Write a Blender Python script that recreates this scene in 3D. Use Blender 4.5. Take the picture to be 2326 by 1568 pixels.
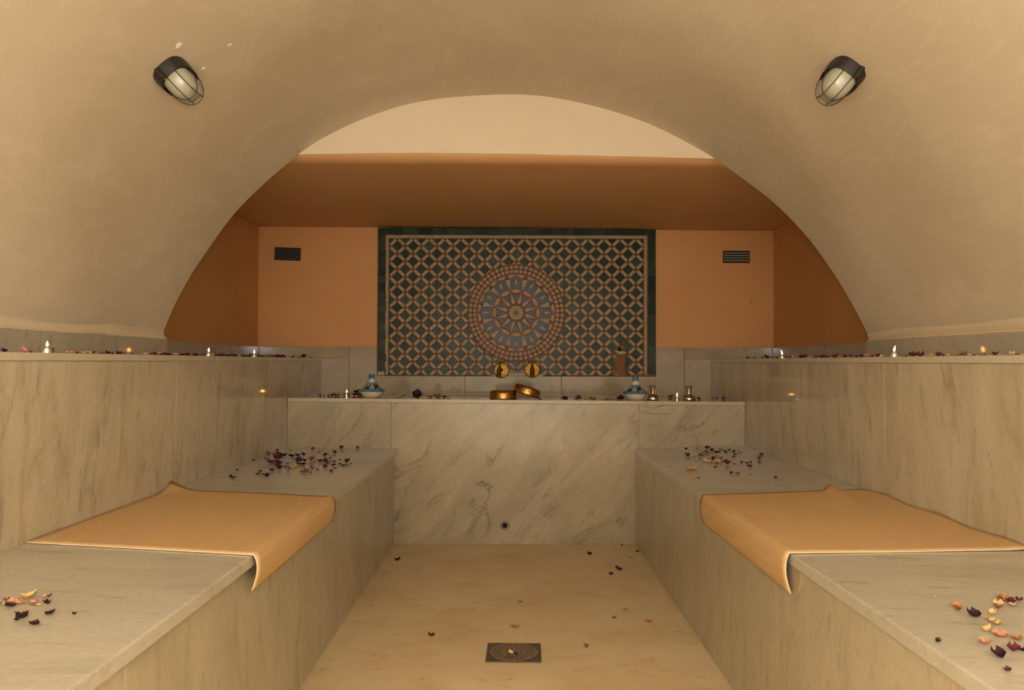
import bpy, bmesh, math, random
from mathutils import Vector, Matrix, Quaternion
from math import pi, sin, cos, sqrt, atan2, radians

for o in list(bpy.data.objects): bpy.data.objects.remove(o)
S = bpy.context.scene
COL = S.collection
random.seed(11)

# ---------------------------------------------------------------- camera
cam_d = bpy.data.cameras.new('camera'); cam = bpy.data.objects.new('camera', cam_d); COL.objects.link(cam)
cam_d.sensor_width = 36.0; cam_d.lens = 36.0*1898.58/2326; cam_d.clip_start = .02; cam_d.clip_end = 60
pitch, yaw, roll = .0201, .0003, -.0027
Rc = Matrix.Rotation(yaw, 3, 'Z') @ Matrix.Rotation(pitch, 3, 'X') @ Matrix.Rotation(roll, 3, 'Y') @ Matrix.Rotation(pi/2, 3, 'X')
cam.matrix_world = Matrix.Translation((0, 0, 1.0078)) @ Rc.to_4x4()
S.camera = cam

# ---------------------------------------------------------------- exposure, world, lights
S.view_settings.view_transform = 'Standard'
S.view_settings.look = 'None'
S.view_settings.gamma = 1.0
S.view_settings.use_curve_mapping = False
S.view_settings.exposure = 0.0
W = bpy.data.worlds.new('world'); S.world = W; W.use_nodes = True
W.node_tree.nodes['Background'].inputs[0].default_value = (1, .75, .5, 1)
W.node_tree.nodes['Background'].inputs[1].default_value = 0.0

def area_light(name, loc, direction, size, power, color, shape='DISK'):
    l = bpy.data.lights.new(name, 'AREA'); l.energy = power; l.color = color; l.shape = shape; l.size = size
    o = bpy.data.objects.new(name, l); COL.objects.link(o); o.location = loc
    o.rotation_euler = Vector(direction).to_track_quat('-Z', 'Y').to_euler()
    return o
area_light('camera_flash', (0, -.02, 1.18), (0, 1, .8), .05, 10.5, (.97, 1.02, 1.08))
area_light('bounce_fill', (0, -.15, 1.4), (0, -1, -.1), .3, 340, (.92, 1.015, 1.06))  # added fill lamp, aimed back so the rear wall bounces it into the room


# ---------------------------------------------------------------- main measurements (metres, camera over the floor's origin)
A, D, E = 3.518, 4.639, 5.435              # end of the vault, front of the basin counter, back wall
YN = -2.0                                  # wall behind the photographer
XUL, XUR = -1.2447, 1.2913                 # faces of the upper benches
XFL, XFR = -.6505, .682                    # faces of the lower benches
XLL, XLR = -.6297, .676                    # front edges of the lower bench seats
XVL, XVR = -1.4533, 1.4914                 # wainscot under the vault
XNL, XNR = -1.6477, 1.6924                 # niche side walls
ZU, ZUB, ZW = 1.0285, 1.007, 1.101
def z_left(x, y):
    t = min(1, max(0, (y-1.0)/3.64)); s = (x-XUL)/(XLL-XUL)
    w = .546-.014*t; e = .540-.014*t
    return w+(e-w)*s
def z_right(x, y):
    t = min(1, max(0, (y-1.0)/3.64)); s = (XUR-x)/(XUR-XLR)
    w = .540+.009*t; e = .551-.0225*t
    return w+(e-w)*s
def z_counter(x): return .805-(x-XUL)*.0059

# ---------------------------------------------------------------- node helpers
def new_mat(name):
    m = bpy.data.materials.new(name); m.use_nodes = True
    nt = m.node_tree; b = nt.nodes['Principled BSDF']
    return m, nt, b
def N(nt, typ, **kw):
    n = nt.nodes.new(typ)
    for k, v in kw.items():
        if k.startswith('i_'):
            key = k[2:]
            key = int(key) if key.isdigit() else key
            n.inputs[key].default_value = v
        else: setattr(n, k, v)
    return n
def ramp(nt, src, stops):
    r = nt.nodes.new('ShaderNodeValToRGB')
    e = r.color_ramp.elements
    while len(e) < len(stops): e.new(.5)
    for el, (p, c) in zip(e, stops):
        el.position = p
        el.color = (c, c, c, 1) if not isinstance(c, (tuple, list)) else (*c[:3], 1)
    nt.links.new(src, r.inputs[0]); return r.outputs[0]
def mixc(nt, fac, a, b, mode='MIX'):
    m = nt.nodes.new('ShaderNodeMix'); m.data_type = 'RGBA'; m.blend_type = mode
    for sock, v in ((m.inputs[0], fac), (m.inputs[6], a), (m.inputs[7], b)):
        if hasattr(v, 'is_output'): nt.links.new(v, sock)
        elif isinstance(v, (tuple, list)): sock.default_value = (*v[:3], 1)
        else: sock.default_value = v
    return m.outputs[2]
def coords(nt, rot=(0, 0, 0), scale=(1, 1, 1), per_object=0.0, loc=(0, 0, 0)):
    tc = nt.nodes.new('ShaderNodeTexCoord'); out = tc.outputs['Object']
    if per_object:
        oi = nt.nodes.new('ShaderNodeObjectInfo')
        mu = N(nt, 'ShaderNodeMath', operation='MULTIPLY'); mu.inputs[1].default_value = per_object
        nt.links.new(oi.outputs['Random'], mu.inputs[0])
        ad = N(nt, 'ShaderNodeVectorMath', operation='ADD')
        nt.links.new(out, ad.inputs[0]); nt.links.new(mu.outputs[0], ad.inputs[1]); out = ad.outputs[0]
    # rotate first, then stretch along the rotated axes
    m1 = nt.nodes.new('ShaderNodeMapping'); m1.inputs['Rotation'].default_value = rot; m1.inputs['Location'].default_value = loc
    nt.links.new(out, m1.inputs[0])
    m2 = nt.nodes.new('ShaderNodeMapping'); m2.inputs['Scale'].default_value = scale
    nt.links.new(m1.outputs[0], m2.inputs[0])
    return m2.outputs[0]
def noise(nt, vec, scale, detail=4, rough=.55, dist=0.0, out='Fac'):
    n = N(nt, 'ShaderNodeTexNoise'); n.inputs['Scale'].default_value = scale; n.inputs['Detail'].default_value = detail
    n.inputs['Roughness'].default_value = rough; n.inputs['Distortion'].default_value = dist
    if vec is not None: nt.links.new(vec, n.inputs['Vector'])
    return n.outputs[out]
def bump(nt, b, h, strength=.2, distance=.01):
    n = N(nt, 'ShaderNodeBump'); n.inputs['Strength'].default_value = strength; n.inputs['Distance'].default_value = distance
    nt.links.new(h, n.inputs['Height']); nt.links.new(n.outputs[0], b.inputs['Normal'])
def simple(name, col, rough=.5, metal=0.0, spec=.5, vary=0.0):
    m, nt, b = new_mat(name)
    b.inputs['Base Color'].default_value = (*col, 1); b.inputs['Roughness'].default_value = rough
    b.inputs['Metallic'].default_value = metal; b.inputs['Specular IOR Level'].default_value = spec
    if vary:
        v = noise(nt, coords(nt, per_object=3.0), 40, 4)
        c = mixc(nt, v, tuple(x*(1-vary) for x in col), tuple(min(1, x*(1+vary)) for x in col))
        nt.links.new(c, b.inputs['Base Color'])
    return m

def plaster(name, base, dark, light, streak_rot, rough=.5):
    m, nt, b = new_mat(name)
    v = coords(nt)
    big = ramp(nt, noise(nt, v, 1.3, 5, .6, .8), [(.3, 0), (.75, 1)])
    c = mixc(nt, big, base, dark)
    sv = coords(nt, rot=streak_rot, scale=(1.0, .8, 6.0))
    st = ramp(nt, noise(nt, sv, 3.2, 9, .74, 2.2), [(.50, 0), (.80, 1)])
    md = N(nt, 'ShaderNodeMath', operation='MULTIPLY'); md.inputs[1].default_value = .42
    nt.links.new(st, md.inputs[0])
    c = mixc(nt, md.outputs[0], c, light)
    nt.links.new(c, b.inputs['Base Color'])
    b.inputs['Roughness'].default_value = rough; b.inputs['Specular IOR Level'].default_value = .35
    h = noise(nt, v, 5, 6, .6, .5)
    bump(nt, b, h, .12, .02)
    return m

def marble(name, rot, stretch, light, grey, vein, rough=.13, vein_amt=.55, cloud_scale=2.2, fleck=.35, tan=None, tan_amt=0.0, vein_scale=1.6):
    m, nt, b = new_mat(name)
    v = coords(nt, rot=rot, scale=stretch, per_object=17.0)
    cl = ramp(nt, noise(nt, v, cloud_scale, 6, .62, .7), [(.3, 0), (.72, 1)])
    c = mixc(nt, cl, light, grey)
    if tan:
        tn = ramp(nt, noise(nt, v, cloud_scale*1.7, 5, .6, 1.2), [(.52, 0), (.8, 1)])
        tm = N(nt, 'ShaderNodeMath', operation='MULTIPLY'); tm.inputs[1].default_value = tan_amt
        nt.links.new(tn, tm.inputs[0]); c = mixc(nt, tm.outputs[0], c, tan)
    # thin veins where a distorted noise crosses its middle
    vn = noise(nt, v, vein_scale, 5, .55, 1.4)
    a = N(nt, 'ShaderNodeMath', operation='SUBTRACT'); a.inputs[1].default_value = .5; nt.links.new(vn, a.inputs[0])
    a2 = N(nt, 'ShaderNodeMath', operation='ABSOLUTE'); nt.links.new(a.outputs[0], a2.inputs[0])
    vr = ramp(nt, a2.outputs[0], [(0.0, 1), (.018, .25), (.05, 0)])
    gate = ramp(nt, noise(nt, v, vein_scale*1.9, 3, .5), [(.48, 0), (.68, 1)])
    mv = N(nt, 'ShaderNodeMath', operation='MULTIPLY'); nt.links.new(vr, mv.inputs[0]); nt.links.new(gate, mv.inputs[1])
    mv2 = N(nt, 'ShaderNodeMath', operation='MULTIPLY'); mv2.inputs[1].default_value = vein_amt; nt.links.new(mv.outputs[0], mv2.inputs[0])
    c = mixc(nt, mv2.outputs[0], c, vein)
    # fine flecks along the grain
    fl = ramp(nt, noise(nt, v, 26, 3, .6, .3), [(.6, 0), (.74, 1)])
    mf = N(nt, 'ShaderNodeMath', operation='MULTIPLY'); mf.inputs[1].default_value = fleck; nt.links.new(fl, mf.inputs[0])
    c = mixc(nt, mf.outputs[0], c, vein)
    gr = ramp(nt, noise(nt, coords(nt, scale=tuple(max(.55, q) for q in stretch)), 110, 4, .75), [(.3, .90), (.7, 1.07)])
    c = mixc(nt, 1.0, c, gr, 'MULTIPLY')
    nt.links.new(c, b.inputs['Base Color'])
    b.inputs['Roughness'].default_value = rough; b.inputs['Specular IOR Level'].default_value = .4
    return m

M = {}
M['vault'] = plaster('cream_plaster', (.665, .565, .44), (.55, .455, .33), (.82, .73, .61), (0, radians(40), 0), .5)
M['tympanum'] = plaster('pale_plaster', (.69, .575, .445), (.65, .535, .40), (.72, .61, .475), (0, 0, 0), .6)
M['niche_ceiling'] = plaster('brown_peach_plaster', (.72, .40, .19), (.66, .365, .165), (.74, .42, .205), (0, 0, 0), .6)
M['niche'] = plaster('peach_plaster', (.68, .345, .138), (.62, .31, .120), (.70, .365, .155), (0, 0, 0), .6)
M['lip'] = plaster('lime_fillet', (.74, .62, .46), (.68, .55, .38), (.80, .68, .52), (0, 0, 0), .6)
GREY, VEIN, LIGHT = (.375, .335, .265), (.17, .15, .11), (.50, .45, .36)
M['marble_front'] = marble('marble_front', (0, radians(48), 0), (.38, 1, 1), (.43, .345, .23), (.30, .24, .155), (.13, .10, .063), .15, .8, 5.5, .5, (.33, .24, .14), .4, 3.4)
M['marble_side'] = marble('marble_side', (radians(9), 0, 0), (1, 1, .30), (.64, .545, .395), (.49, .415, .29), VEIN, .07, .5, 4.6, .42, (.38, .26, .135), .7, 3.2)
M['marble_low'] = marble('marble_low', (radians(-6), 0, 0), (1, 1, .34), (.52, .445, .32), (.43, .365, .255), VEIN, .13, .4, 5.0, .35, (.38, .27, .15), .45, 3.0)
M['marble_top'] = marble('marble_top', (0, 0, radians(3)), (.24, 1, 1), (.58, .525, .425), (.48, .435, .35), VEIN, .17, .3, 4.5, .35)
M['marble_edge'] = marble('marble_edge', (0, 0, 0), (1, .5, 1), (.64, .56, .42), (.55, .48, .36), VEIN, .12, .2, 2.0, .15)
M['marble_counter'] = marble('marble_counter', (0, 0, 0), (.5, .5, 1), (.50, .42, .295), (.42, .35, .24), VEIN, .09, .2, 3.0, .2)
M['marble_wall'] = marble('marble_wall', (0, radians(40), 0), (.45, 1, 1), (.45, .365, .255), (.34, .275, .19), VEIN, .08, .45, 4.2, .35)
M['marble_dado'] = marble('marble_dado', (radians(40), radians(10), 0), (1, 1, .5), (.50, .435, .345), (.39, .34, .265), VEIN, .08, .4, 4.5, .35)

def floor_mat():
    m, nt, b = new_mat('stained_floor')
    v = coords(nt)
    c = mixc(nt, ramp(nt, noise(nt, v, 2.2, 7, .65, .2), [(.3, 0), (.75, 1)]), (.79, .64, .41), (.66, .48, .265))
    s2 = ramp(nt, noise(nt, coords(nt, scale=(.75, 1, 1), loc=(3, 1, 0)), 5.5, 8, .72, .1), [(.50, 0), (.74, 1)])
    mm = N(nt, 'ShaderNodeMath', operation='MULTIPLY'); mm.inputs[1].default_value = .7; nt.links.new(s2, mm.inputs[0])
    c = mixc(nt, mm.outputs[0], c, (.60, .36, .15))
    s3 = ramp(nt, noise(nt, coords(nt, scale=(.6, 1, 1), loc=(7, 5, 0)), 22, 4, .6, .1), [(.63, 0), (.70, 1)])
    m3 = N(nt, 'ShaderNodeMath', operation='MULTIPLY'); m3.inputs[1].default_value = .55; nt.links.new(s3, m3.inputs[0])
    c = mixc(nt, m3.outputs[0], c, (.46, .23, .09))
    nt.links.new(c, b.inputs['Base Color']); b.inputs['Roughness'].default_value = .5; b.inputs['Specular IOR Level'].default_value = .3
    bump(nt, b, noise(nt, v, 14, 4), .05, .01)
    return m
M['floor'] = floor_mat()
def mat_mat(name, col, dark):
    m, nt, b = new_mat(name)
    v = coords(nt, scale=(1, .03, 1))
    l = ramp(nt, noise(nt, v, 190, 3, .6, .1), [(.38, 0), (.62, 1)])
    l2 = noise(nt, coords(nt, scale=(1, .6, 1)), 5, 4)
    c = mixc(nt, l, col, dark); c = mixc(nt, l2, c, tuple(x*.9 for x in col))
    nt.links.new(c, b.inputs['Base Color']); b.inputs['Roughness'].default_value = .55; b.inputs['Specular IOR Level'].default_value = .3
    bump(nt, b, l, .10, .002)
    return m
M['mat_top'] = mat_mat('tan_vinyl', (.73, .475, .235), (.58, .345, .15))
M['mat_under'] = simple('brick_red_backing', (.34, .10, .045), .7)
M['mat_rim'] = simple('cream_cut_edge', (.80, .62, .44), .6)
def glaze(name, c1, c2, rough=.16, spec=.5, wave=.15):
    m, nt, b = new_mat(name)
    oi = nt.nodes.new('ShaderNodeObjectInfo')
    c = mixc(nt, oi.outputs['Random'], c1, c2)
    n = ramp(nt, noise(nt, coords(nt, per_object=9.0), 60, 4, .6), [(.35, 0), (.75, 1)])
    c = mixc(nt, n, c, tuple(x*.8 for x in c1))
    nt.links.new(c, b.inputs['Base Color']); b.inputs['Roughness'].default_value = rough; b.inputs['Specular IOR Level'].default_value = spec
    bump(nt, b, noise(nt, coords(nt, per_object=9.0), 45, 3), wave, .004)
    return m
M['t_green'] = glaze('green_glaze', (.016, .026, .018), (.050, .082, .048), .3, .14)
M['t_dark'] = glaze('dark_green_glaze', (.012, .019, .012), (.038, .062, .038), .3, .14)
M['t_cream'] = glaze('cream_glaze', (.45, .325, .185), (.37, .26, .14), .4, .12)
M['t_red'] = glaze('terracotta_glaze', (.21, .060, .025), (.17, .048, .020), .45, .2)
M['t_blue'] = glaze('blue_glaze', (.040, .050, .088), (.065, .078, .115), .30, .16)
M['t_orange'] = glaze('ochre_glaze', (.50, .27, .12), (.44, .23, .10), .45, .2)
M['grout'] = simple('grey_brown_grout', (.12, .085, .05), .9, vary=.3)
M['mortar'] = simple('white_mortar', (.52, .45, .34), .9, vary=.2)
M['rust'] = simple('rust_stained_mortar', (.24, .115, .05), .9, vary=.3)
M['patch'] = simple('white_filler', (.62, .62, .56), .75, vary=.1)
M['scuff'] = simple('grey_scuffed_filler', (.42, .28, .16), .8, vary=.1)
M['black'] = simple('black_hole', (.004, .004, .004), .9)
M['vent'] = simple('grey_plastic', (.19, .165, .125), .45)
M['vent_dark'] = simple('dark_plastic', (.030, .026, .020), .4)
def metal(name, col, rough, bumpy=0, dirt=.3, scale=60):
    m, nt, b = new_mat(name)
    n = ramp(nt, noise(nt, coords(nt), scale, 4, .6), [(.35, 0), (.7, 1)])
    c = mixc(nt, n, col, tuple(x*(1-dirt) for x in col)); nt.links.new(c, b.inputs['Base Color'])
    b.inputs['Metallic'].default_value = 1; b.inputs['Roughness'].default_value = rough
    if bumpy: bump(nt, b, noise(nt, coords(nt), scale*2.2, 3), bumpy, .004)
    return m
M['brass'] = metal('polished_brass', (.62, .35, .085), .2, .6, .5, 120)
M['brass_bowl'] = metal('hammered_brass', (.56, .30, .085), .36, .22, .4, 70)
M['brass_dark'] = metal('tarnished_brass', (.36, .20, .065), .3, .1, .5, 80)
M['pipe_rim'] = simple('grey_pipe', (.30, .25, .18), .4)
M['steel'] = metal('polished_steel', (.62, .58, .52), .12, 0, .15, 40)
M['drain_frame'] = simple('dull_zinc', (.095, .072, .052), .45, .3, vary=.25)
M['drain_plate'] = simple('rusty_zinc', (.27, .18, .12), .45, .3, vary=.3)
M['alu'] = metal('aluminium', (.75, .72, .68), .28)
M['lamp_black'] = simple('black_bakelite', (.014, .011, .009), .45, vary=.3)
M['wire'] = simple('dark_steel_wire', (.075, .06, .05), .4, .6)
def frosted():
    m, nt, b = new_mat('frosted_glass')
    s = noise(nt, coords(nt, scale=(1, .12, 1)), 150, 4, .6)
    c = mixc(nt, s, (.47, .46, .375), (.35, .33, .25)); nt.links.new(c, b.inputs['Base Color'])
    b.inputs['Roughness'].default_value = .16; b.inputs['Transmission Weight'].default_value = .12; b.inputs['Specular IOR Level'].default_value = .6
    bump(nt, b, s, .15, .002)
    return m
M['frosted'] = frosted()
M['wax'] = simple('candle_wax', (.80, .70, .55), .4)
M['wick'] = simple('burnt_wick', (.02, .015, .01), .9)
def flame():
    m, nt, b = new_mat('candle_flame')
    b.inputs['Base Color'].default_value = (0, 0, 0, 1)
    lw = N(nt, 'ShaderNodeLayerWeight'); lw.inputs['Blend'].default_value = .35
    c = mixc(nt, ramp(nt, lw.outputs['Facing'], [(.25, 0), (.8, 1)]), (1, .42, .07), (.30, .06, .004))
    nt.links.new(c, b.inputs['Emission Color']); b.inputs['Emission Strength'].default_value = 42
    return m
M['flame'] = flame()
M['cer_blue'] = simple('blue_ceramic', (.05, .20, .36), .2)
M['cer_white'] = simple('white_ceramic', (.74, .62, .46), .25)
M['cer_navy'] = simple('navy_ceramic', (.028, .035, .055), .2)
M['cer_red'] = simple('red_ceramic', (.40, .085, .035), .2)
M['cer_teal'] = simple('pale_blue_ceramic', (.16, .36, .44), .2)
M['clay'] = simple('unglazed_rim', (.66, .50, .35), .5)
PET = {'d': (.020, .007, .011), 'b': (.085, .014, .028), 'r': (.20, .055, .032), 'p': (.52, .17, .14), 'y': (.62, .47, .22), 'o': (.58, .27, .08)}
for k, c in PET.items():
    m, nt, b = new_mat('petal_'+{'d': 'black_red', 'b': 'burgundy', 'r': 'brown_red', 'p': 'pink', 'y': 'cream_yellow', 'o': 'ochre'}[k])
    n = noise(nt, coords(nt), 90, 4, .6, .6)
    q = ramp(nt, n, [(.35, 0), (.7, 1)])
    c2 = {'d': (.05, .012, .018), 'b': (.15, .03, .045), 'r': (.33, .12, .06), 'p': (.72, .38, .22), 'y': (.66, .42, .14), 'o': (.40, .14, .05)}[k]
    nt.links.new(mixc(nt, q, c, c2), b.inputs['Base Color']); b.inputs['Roughness'].default_value = .6
    b.inputs['Specular IOR Level'].default_value = .25
    M['pet_'+k] = m

for k, s in (('marble_wall', .16), ('marble_dado', .25), ('marble_counter', .3)):
    M[k].node_tree.nodes['Principled BSDF'].inputs['Specular IOR Level'].default_value = s


# ---------------------------------------------------------------- geometry helpers
def link(name, me, mat=None, parent=None, smooth=False):
    o = bpy.data.objects.new(name, me); COL.objects.link(o)
    if mat is not None:
        for x in (mat if isinstance(mat, (list, tuple)) else [mat]): me.materials.append(x)
    if parent is not None: o.parent = parent
    if smooth: me.polygons.foreach_set('use_smooth', [True]*len(me.polygons))
    return o
def mesh(name, verts, faces):
    me = bpy.data.meshes.new(name); me.from_pydata([tuple(v) for v in verts], [], faces); me.update(); return me
def tag(o, label=None, cat=None, group=None, kind=None):
    for k, v in (('label', label), ('category', cat), ('group', group), ('kind', kind)):
        if v: o[k] = v
    return o
def empty(name, loc, rot=(0, 0, 0), label=None, cat=None, group=None):
    o = bpy.data.objects.new(name, None); COL.objects.link(o); o.location = loc; o.rotation_euler = rot
    o.empty_display_size = .02
    return tag(o, label, cat, group)
def bev(o, w, seg=2):
    m = o.modifiers.new('bevel', 'BEVEL'); m.width = w; m.segments = seg; m.limit_method = 'ANGLE'; m.angle_limit = radians(40)
    m.harden_normals = False
    return o
def hexa(name, bottom, top, mat, parent=None, bevel=0.0):
    """a solid between two quads, each given counter-clockwise from above"""
    v = list(bottom)+list(top)
    f = [(3, 2, 1, 0), (4, 5, 6, 7)]+[(i, (i+1) % 4, 4+(i+1) % 4, 4+i) for i in range(4)]
    o = link(name, mesh(name, v, f), mat, parent)
    if bevel: bev(o, bevel)
    return o
def box(name, x0, x1, y0, y1, z0, z1, mat, parent=None, bevel=0.0):
    q = [(x0, y0), (x1, y0), (x1, y1), (x0, y1)]
    return hexa(name, [(x, y, z0) for x, y in q], [(x, y, z1) for x, y in q], mat, parent, bevel)
def boxes_mesh(name, lst):
    v, f = [], []
    for x0, x1, y0, y1, z0, z1 in lst:
        b = len(v); q = [(x0, y0), (x1, y0), (x1, y1), (x0, y1)]
        v += [(x, y, z0) for x, y in q]+[(x, y, z1) for x, y in q]
        f += [tuple(b+i for i in t) for t in [(3, 2, 1, 0), (4, 5, 6, 7)]+[(i, (i+1) % 4, 4+(i+1) % 4, 4+i) for i in range(4)]]
    return mesh(name, v, f)
def lathe(profile, seg=32, close=False):
    """profile: (radius, height) pairs; returns verts, faces round the z axis"""
    v, f = [], []
    for r, z in profile:
        for k in range(seg):
            a = 2*pi*k/seg; v.append((r*cos(a), r*sin(a), z))
    for i in range(len(profile)-1):
        for k in range(seg):
            k2 = (k+1) % seg
            f.append((i*seg+k, i*seg+k2, (i+1)*seg+k2, (i+1)*seg+k))
    f.append(tuple(range(seg-1, -1, -1))); n = len(profile)-1
    f.append(tuple(n*seg+k for k in range(seg)))
    return v, f
def lathe_obj(name, profile, mat, parent=None, seg=32, loc=(0, 0, 0), rot=(0, 0, 0)):
    v, f = lathe(profile, seg)
    o = link(name, mesh(name, v, f), mat, parent, smooth=True); o.location = loc; o.rotation_euler = rot
    es = o.modifiers.new('split', 'EDGE_SPLIT'); es.split_angle = radians(38)
    return o
def tube_geo(path, r, seg=8, closed=False):
    v, f = [], []; n = len(path); path = [Vector(p) for p in path]
    up = None
    for i, p in enumerate(path):
        a = path[(i-1) % n] if (closed or i > 0) else p
        c = path[(i+1) % n] if (closed or i < n-1) else p
        t = (c-a).normalized()
        if up is None:
            up = t.orthogonal().normalized()
        up = (up-t*up.dot(t)).normalized(); w = t.cross(up)
        rr = r[i] if isinstance(r, (list, tuple)) else r
        for k in range(seg):
            g = 2*pi*k/seg; v.append(p+(up*cos(g)+w*sin(g))*rr)
    m = n if closed else n-1
    for i in range(m):
        for k in range(seg):
            k2 = (k+1) % seg; j = (i+1) % n
            f.append((i*seg+k, i*seg+k2, j*seg+k2, j*seg+k))
    if not closed:
        f.append(tuple(range(seg-1, -1, -1))); f.append(tuple((n-1)*seg+k for k in range(seg)))
    return v, f
def tube(name, path, r, mat, parent=None, seg=8, closed=False):
    v, f = tube_geo(path, r, seg, closed)
    return link(name, mesh(name, v, f), mat, parent, smooth=True)
def join_geo(parts):
    V, F = [], []
    for v, f in parts:
        b = len(V); V += list(v); F += [tuple(i+b for i in t) for t in f]
    return V, F

# ================================================================ THE SETTING
fl = box('floor', XFL-.02, XFR+.02, YN, D+.02, -.06, 0.0, M['floor']); tag(fl, kind='structure')

# barrel vault: measured arch profile, swept along y, with thickness
ARCH = [(-1.475, 1.117), (-1.455, 1.177), (-1.423, 1.251), (-1.396, 1.303), (-1.365, 1.361), (-1.327, 1.417), (-1.29, 1.467), (-1.242, 1.539), (-1.17, 1.636), (-1.098, 1.713), (-1.019, 1.791), (-.953, 1.847), (-.92, 1.881), (-.866, 1.925), (-.766, 1.982), (-.666, 2.028), (-.546, 2.071), (-.454, 2.097), (-.33, 2.12), (-.186, 2.134), (-.065, 2.142), (.061, 2.141), (.135, 2.134), (.23, 2.117), (.343, 2.091), (.473, 2.054), (.603, 2.009), (.732, 1.946), (.866, 1.87), (.979, 1.781), (1.082, 1.703), (1.185, 1.602), (1.27, 1.506), (1.356, 1.387), (1.399, 1.322), (1.445, 1.24), (1.477, 1.18), (1.502, 1.118)]
def resample(pts, n):
    L = [0]
    for a, b in zip(pts, pts[1:]): L.append(L[-1]+math.dist(a, b))
    out = []; j = 0
    for k in range(n):
        t = L[-1]*k/(n-1)
        while j < len(L)-2 and L[j+1] < t: j += 1
        s = (t-L[j])/(L[j+1]-L[j]); a, b = pts[j], pts[j+1]
        out.append((a[0]+(b[0]-a[0])*s, a[1]+(b[1]-a[1])*s))
    return out
PROF = resample(ARCH, 110)
for _ in range(4):
    PROF = [PROF[0]]+[tuple((PROF[i-1][k]+2*PROF[i][k]+PROF[i+1][k])/4 for k in (0, 1)) for i in range(1, len(PROF)-1)]+[PROF[-1]]
def normal_out(P, i):
    a = P[max(0, i-1)]; b = P[min(len(P)-1, i+1)]
    tx, tz = b[0]-a[0], b[1]-a[1]; l = math.hypot(tx, tz)
    return (-tz/l, tx/l)
NP = len(PROF); ys = [YN+(A-YN)*k/80 for k in range(81)]
v, f = [], []
for y in ys:
    for i, (x, z) in enumerate(PROF):
        nx, nz = normal_out(PROF, i)
        w = .004*sin(3.1*y+5*x+1.3)*sin(2.3*x-1.7*y)+.003*sin(7*y+9*z)
        if i in (0, NP-1): w = 0
        v.append((x+nx*w, y, z+nz*w))
    for i, (x, z) in enumerate(PROF):
        nx, nz = normal_out(PROF, i); v.append((x+nx*.2, y, z+nz*.2))
R2 = 2*NP
for j in range(len(ys)-1):
    for i in range(NP-1):
        f.append((j*R2+i, j*R2+i+1, (j+1)*R2+i+1, (j+1)*R2+i))
        f.append((j*R2+NP+i+1, j*R2+NP+i, (j+1)*R2+NP+i, (j+1)*R2+NP+i+1))
for j in (0, len(ys)-1):
    for i in range(NP-1):
        q = (j*R2+i, j*R2+NP+i, j*R2+NP+i+1, j*R2+i+1); f.append(q if j == 0 else q[::-1])
for i in (0, NP-1):
    for j in range(len(ys)-1):
        f.append((j*R2+i, (j+1)*R2+i, (j+1)*R2+NP+i, j*R2+NP+i) if i == 0 else (j*R2+i, j*R2+NP+i, (j+1)*R2+NP+i, (j+1)*R2+i))
vault = link('ceiling', mesh('ceiling', v, f), M['vault'], smooth=True); tag(vault, kind='structure')
vault.modifiers.new('split', 'EDGE_SPLIT').split_angle = radians(50)

# small plaster repairs on the vault beside the left lamp, two nicks beside the right one
def blob(name, loc, ex, ey, n, rx, ry, th, mat, parent, seed):
    r = random.Random(seed); c = Vector(loc); ex, ey, n = Vector(ex), Vector(ey), Vector(n)
    rim = []; K = 14
    for k in range(K):
        a = 2*pi*k/K; q = .75+.45*r.random()
        rim.append(c+ex*(cos(a)*rx*q)+ey*(sin(a)*ry*q)-n*.004)
    inn = [c+(p-c)*.55+n*(th+.002) for p in rim]
    vv = rim+inn+[c+n*(th*1.3+.002)]
    ff = [(k, (k+1) % K, K+(k+1) % K, K+k) for k in range(K)]+[(K+k, K+(k+1) % K, 2*K) for k in range(K)]
    return link(name, mesh(name, vv, ff), mat, parent, smooth=True)
def vault_frame(side, x):
    best = min(range(NP), key=lambda i: abs(PROF[i][0]-x))
    nx, nz = normal_out(PROF, best); nn = Vector((-nx, 0, -nz))
    return Vector((PROF[best][0], 0, PROF[best][1])), nn, Vector((-nn.z, 0, nn.x)) if nn.z < 0 else Vector((nn.z, 0, -nn.x))
for x, y, rx, ry, sd in ((-.916, 2.29, .016, .014, 1), (-.844, 2.446, .017, .014, 2), (-.914, 2.47, .010, .008, 3)):
    p, n, t = vault_frame(-1, x)
    blob('plaster_patch', (p.x, y, p.z), t, (0, 1, 0), n, rx, ry, .0015, M['patch'], vault, sd)
for x, y, rx, sd in ((.885, 2.238, .004, 4), (.985, 2.40, .004, 5)):
    p, n, t = vault_frame(1, x)
    blob('plaster_patch', (p.x, y, p.z), t, (0, 1, 0), n, rx, rx*.7, .001, M['scuff'], vault, sd)

# wall above the niche at the end of the vault
TB = [(-1.25, 1.8815), (-.925, 1.8815), (-.66, 1.887), (-.4, 1.890), (0, 1.887), (.45, 1.8785), (.866, 1.8685), (1.22, 1.866)]
top = [(1.22, 1.99), (.9, 2.13), (.4, 2.27), (0, 2.29), (-.4, 2.27), (-.9, 2.13), (-1.25, 1.99)]
out = TB+top; n = len(out)
v = [(x, A, z) for x, z in out]+[(x, A+.008, z) for x, z in out]
f = [tuple(range(n)), tuple(range(2*n-1, n-1, -1))]+[(i, n+i, n+(i+1) % n, (i+1) % n) for i in range(n)]
ty = link('wall_above_niche', mesh('wall_above_niche', v, f), M['tympanum']); tag(ty, kind='structure'); bev(ty, .003)
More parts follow.
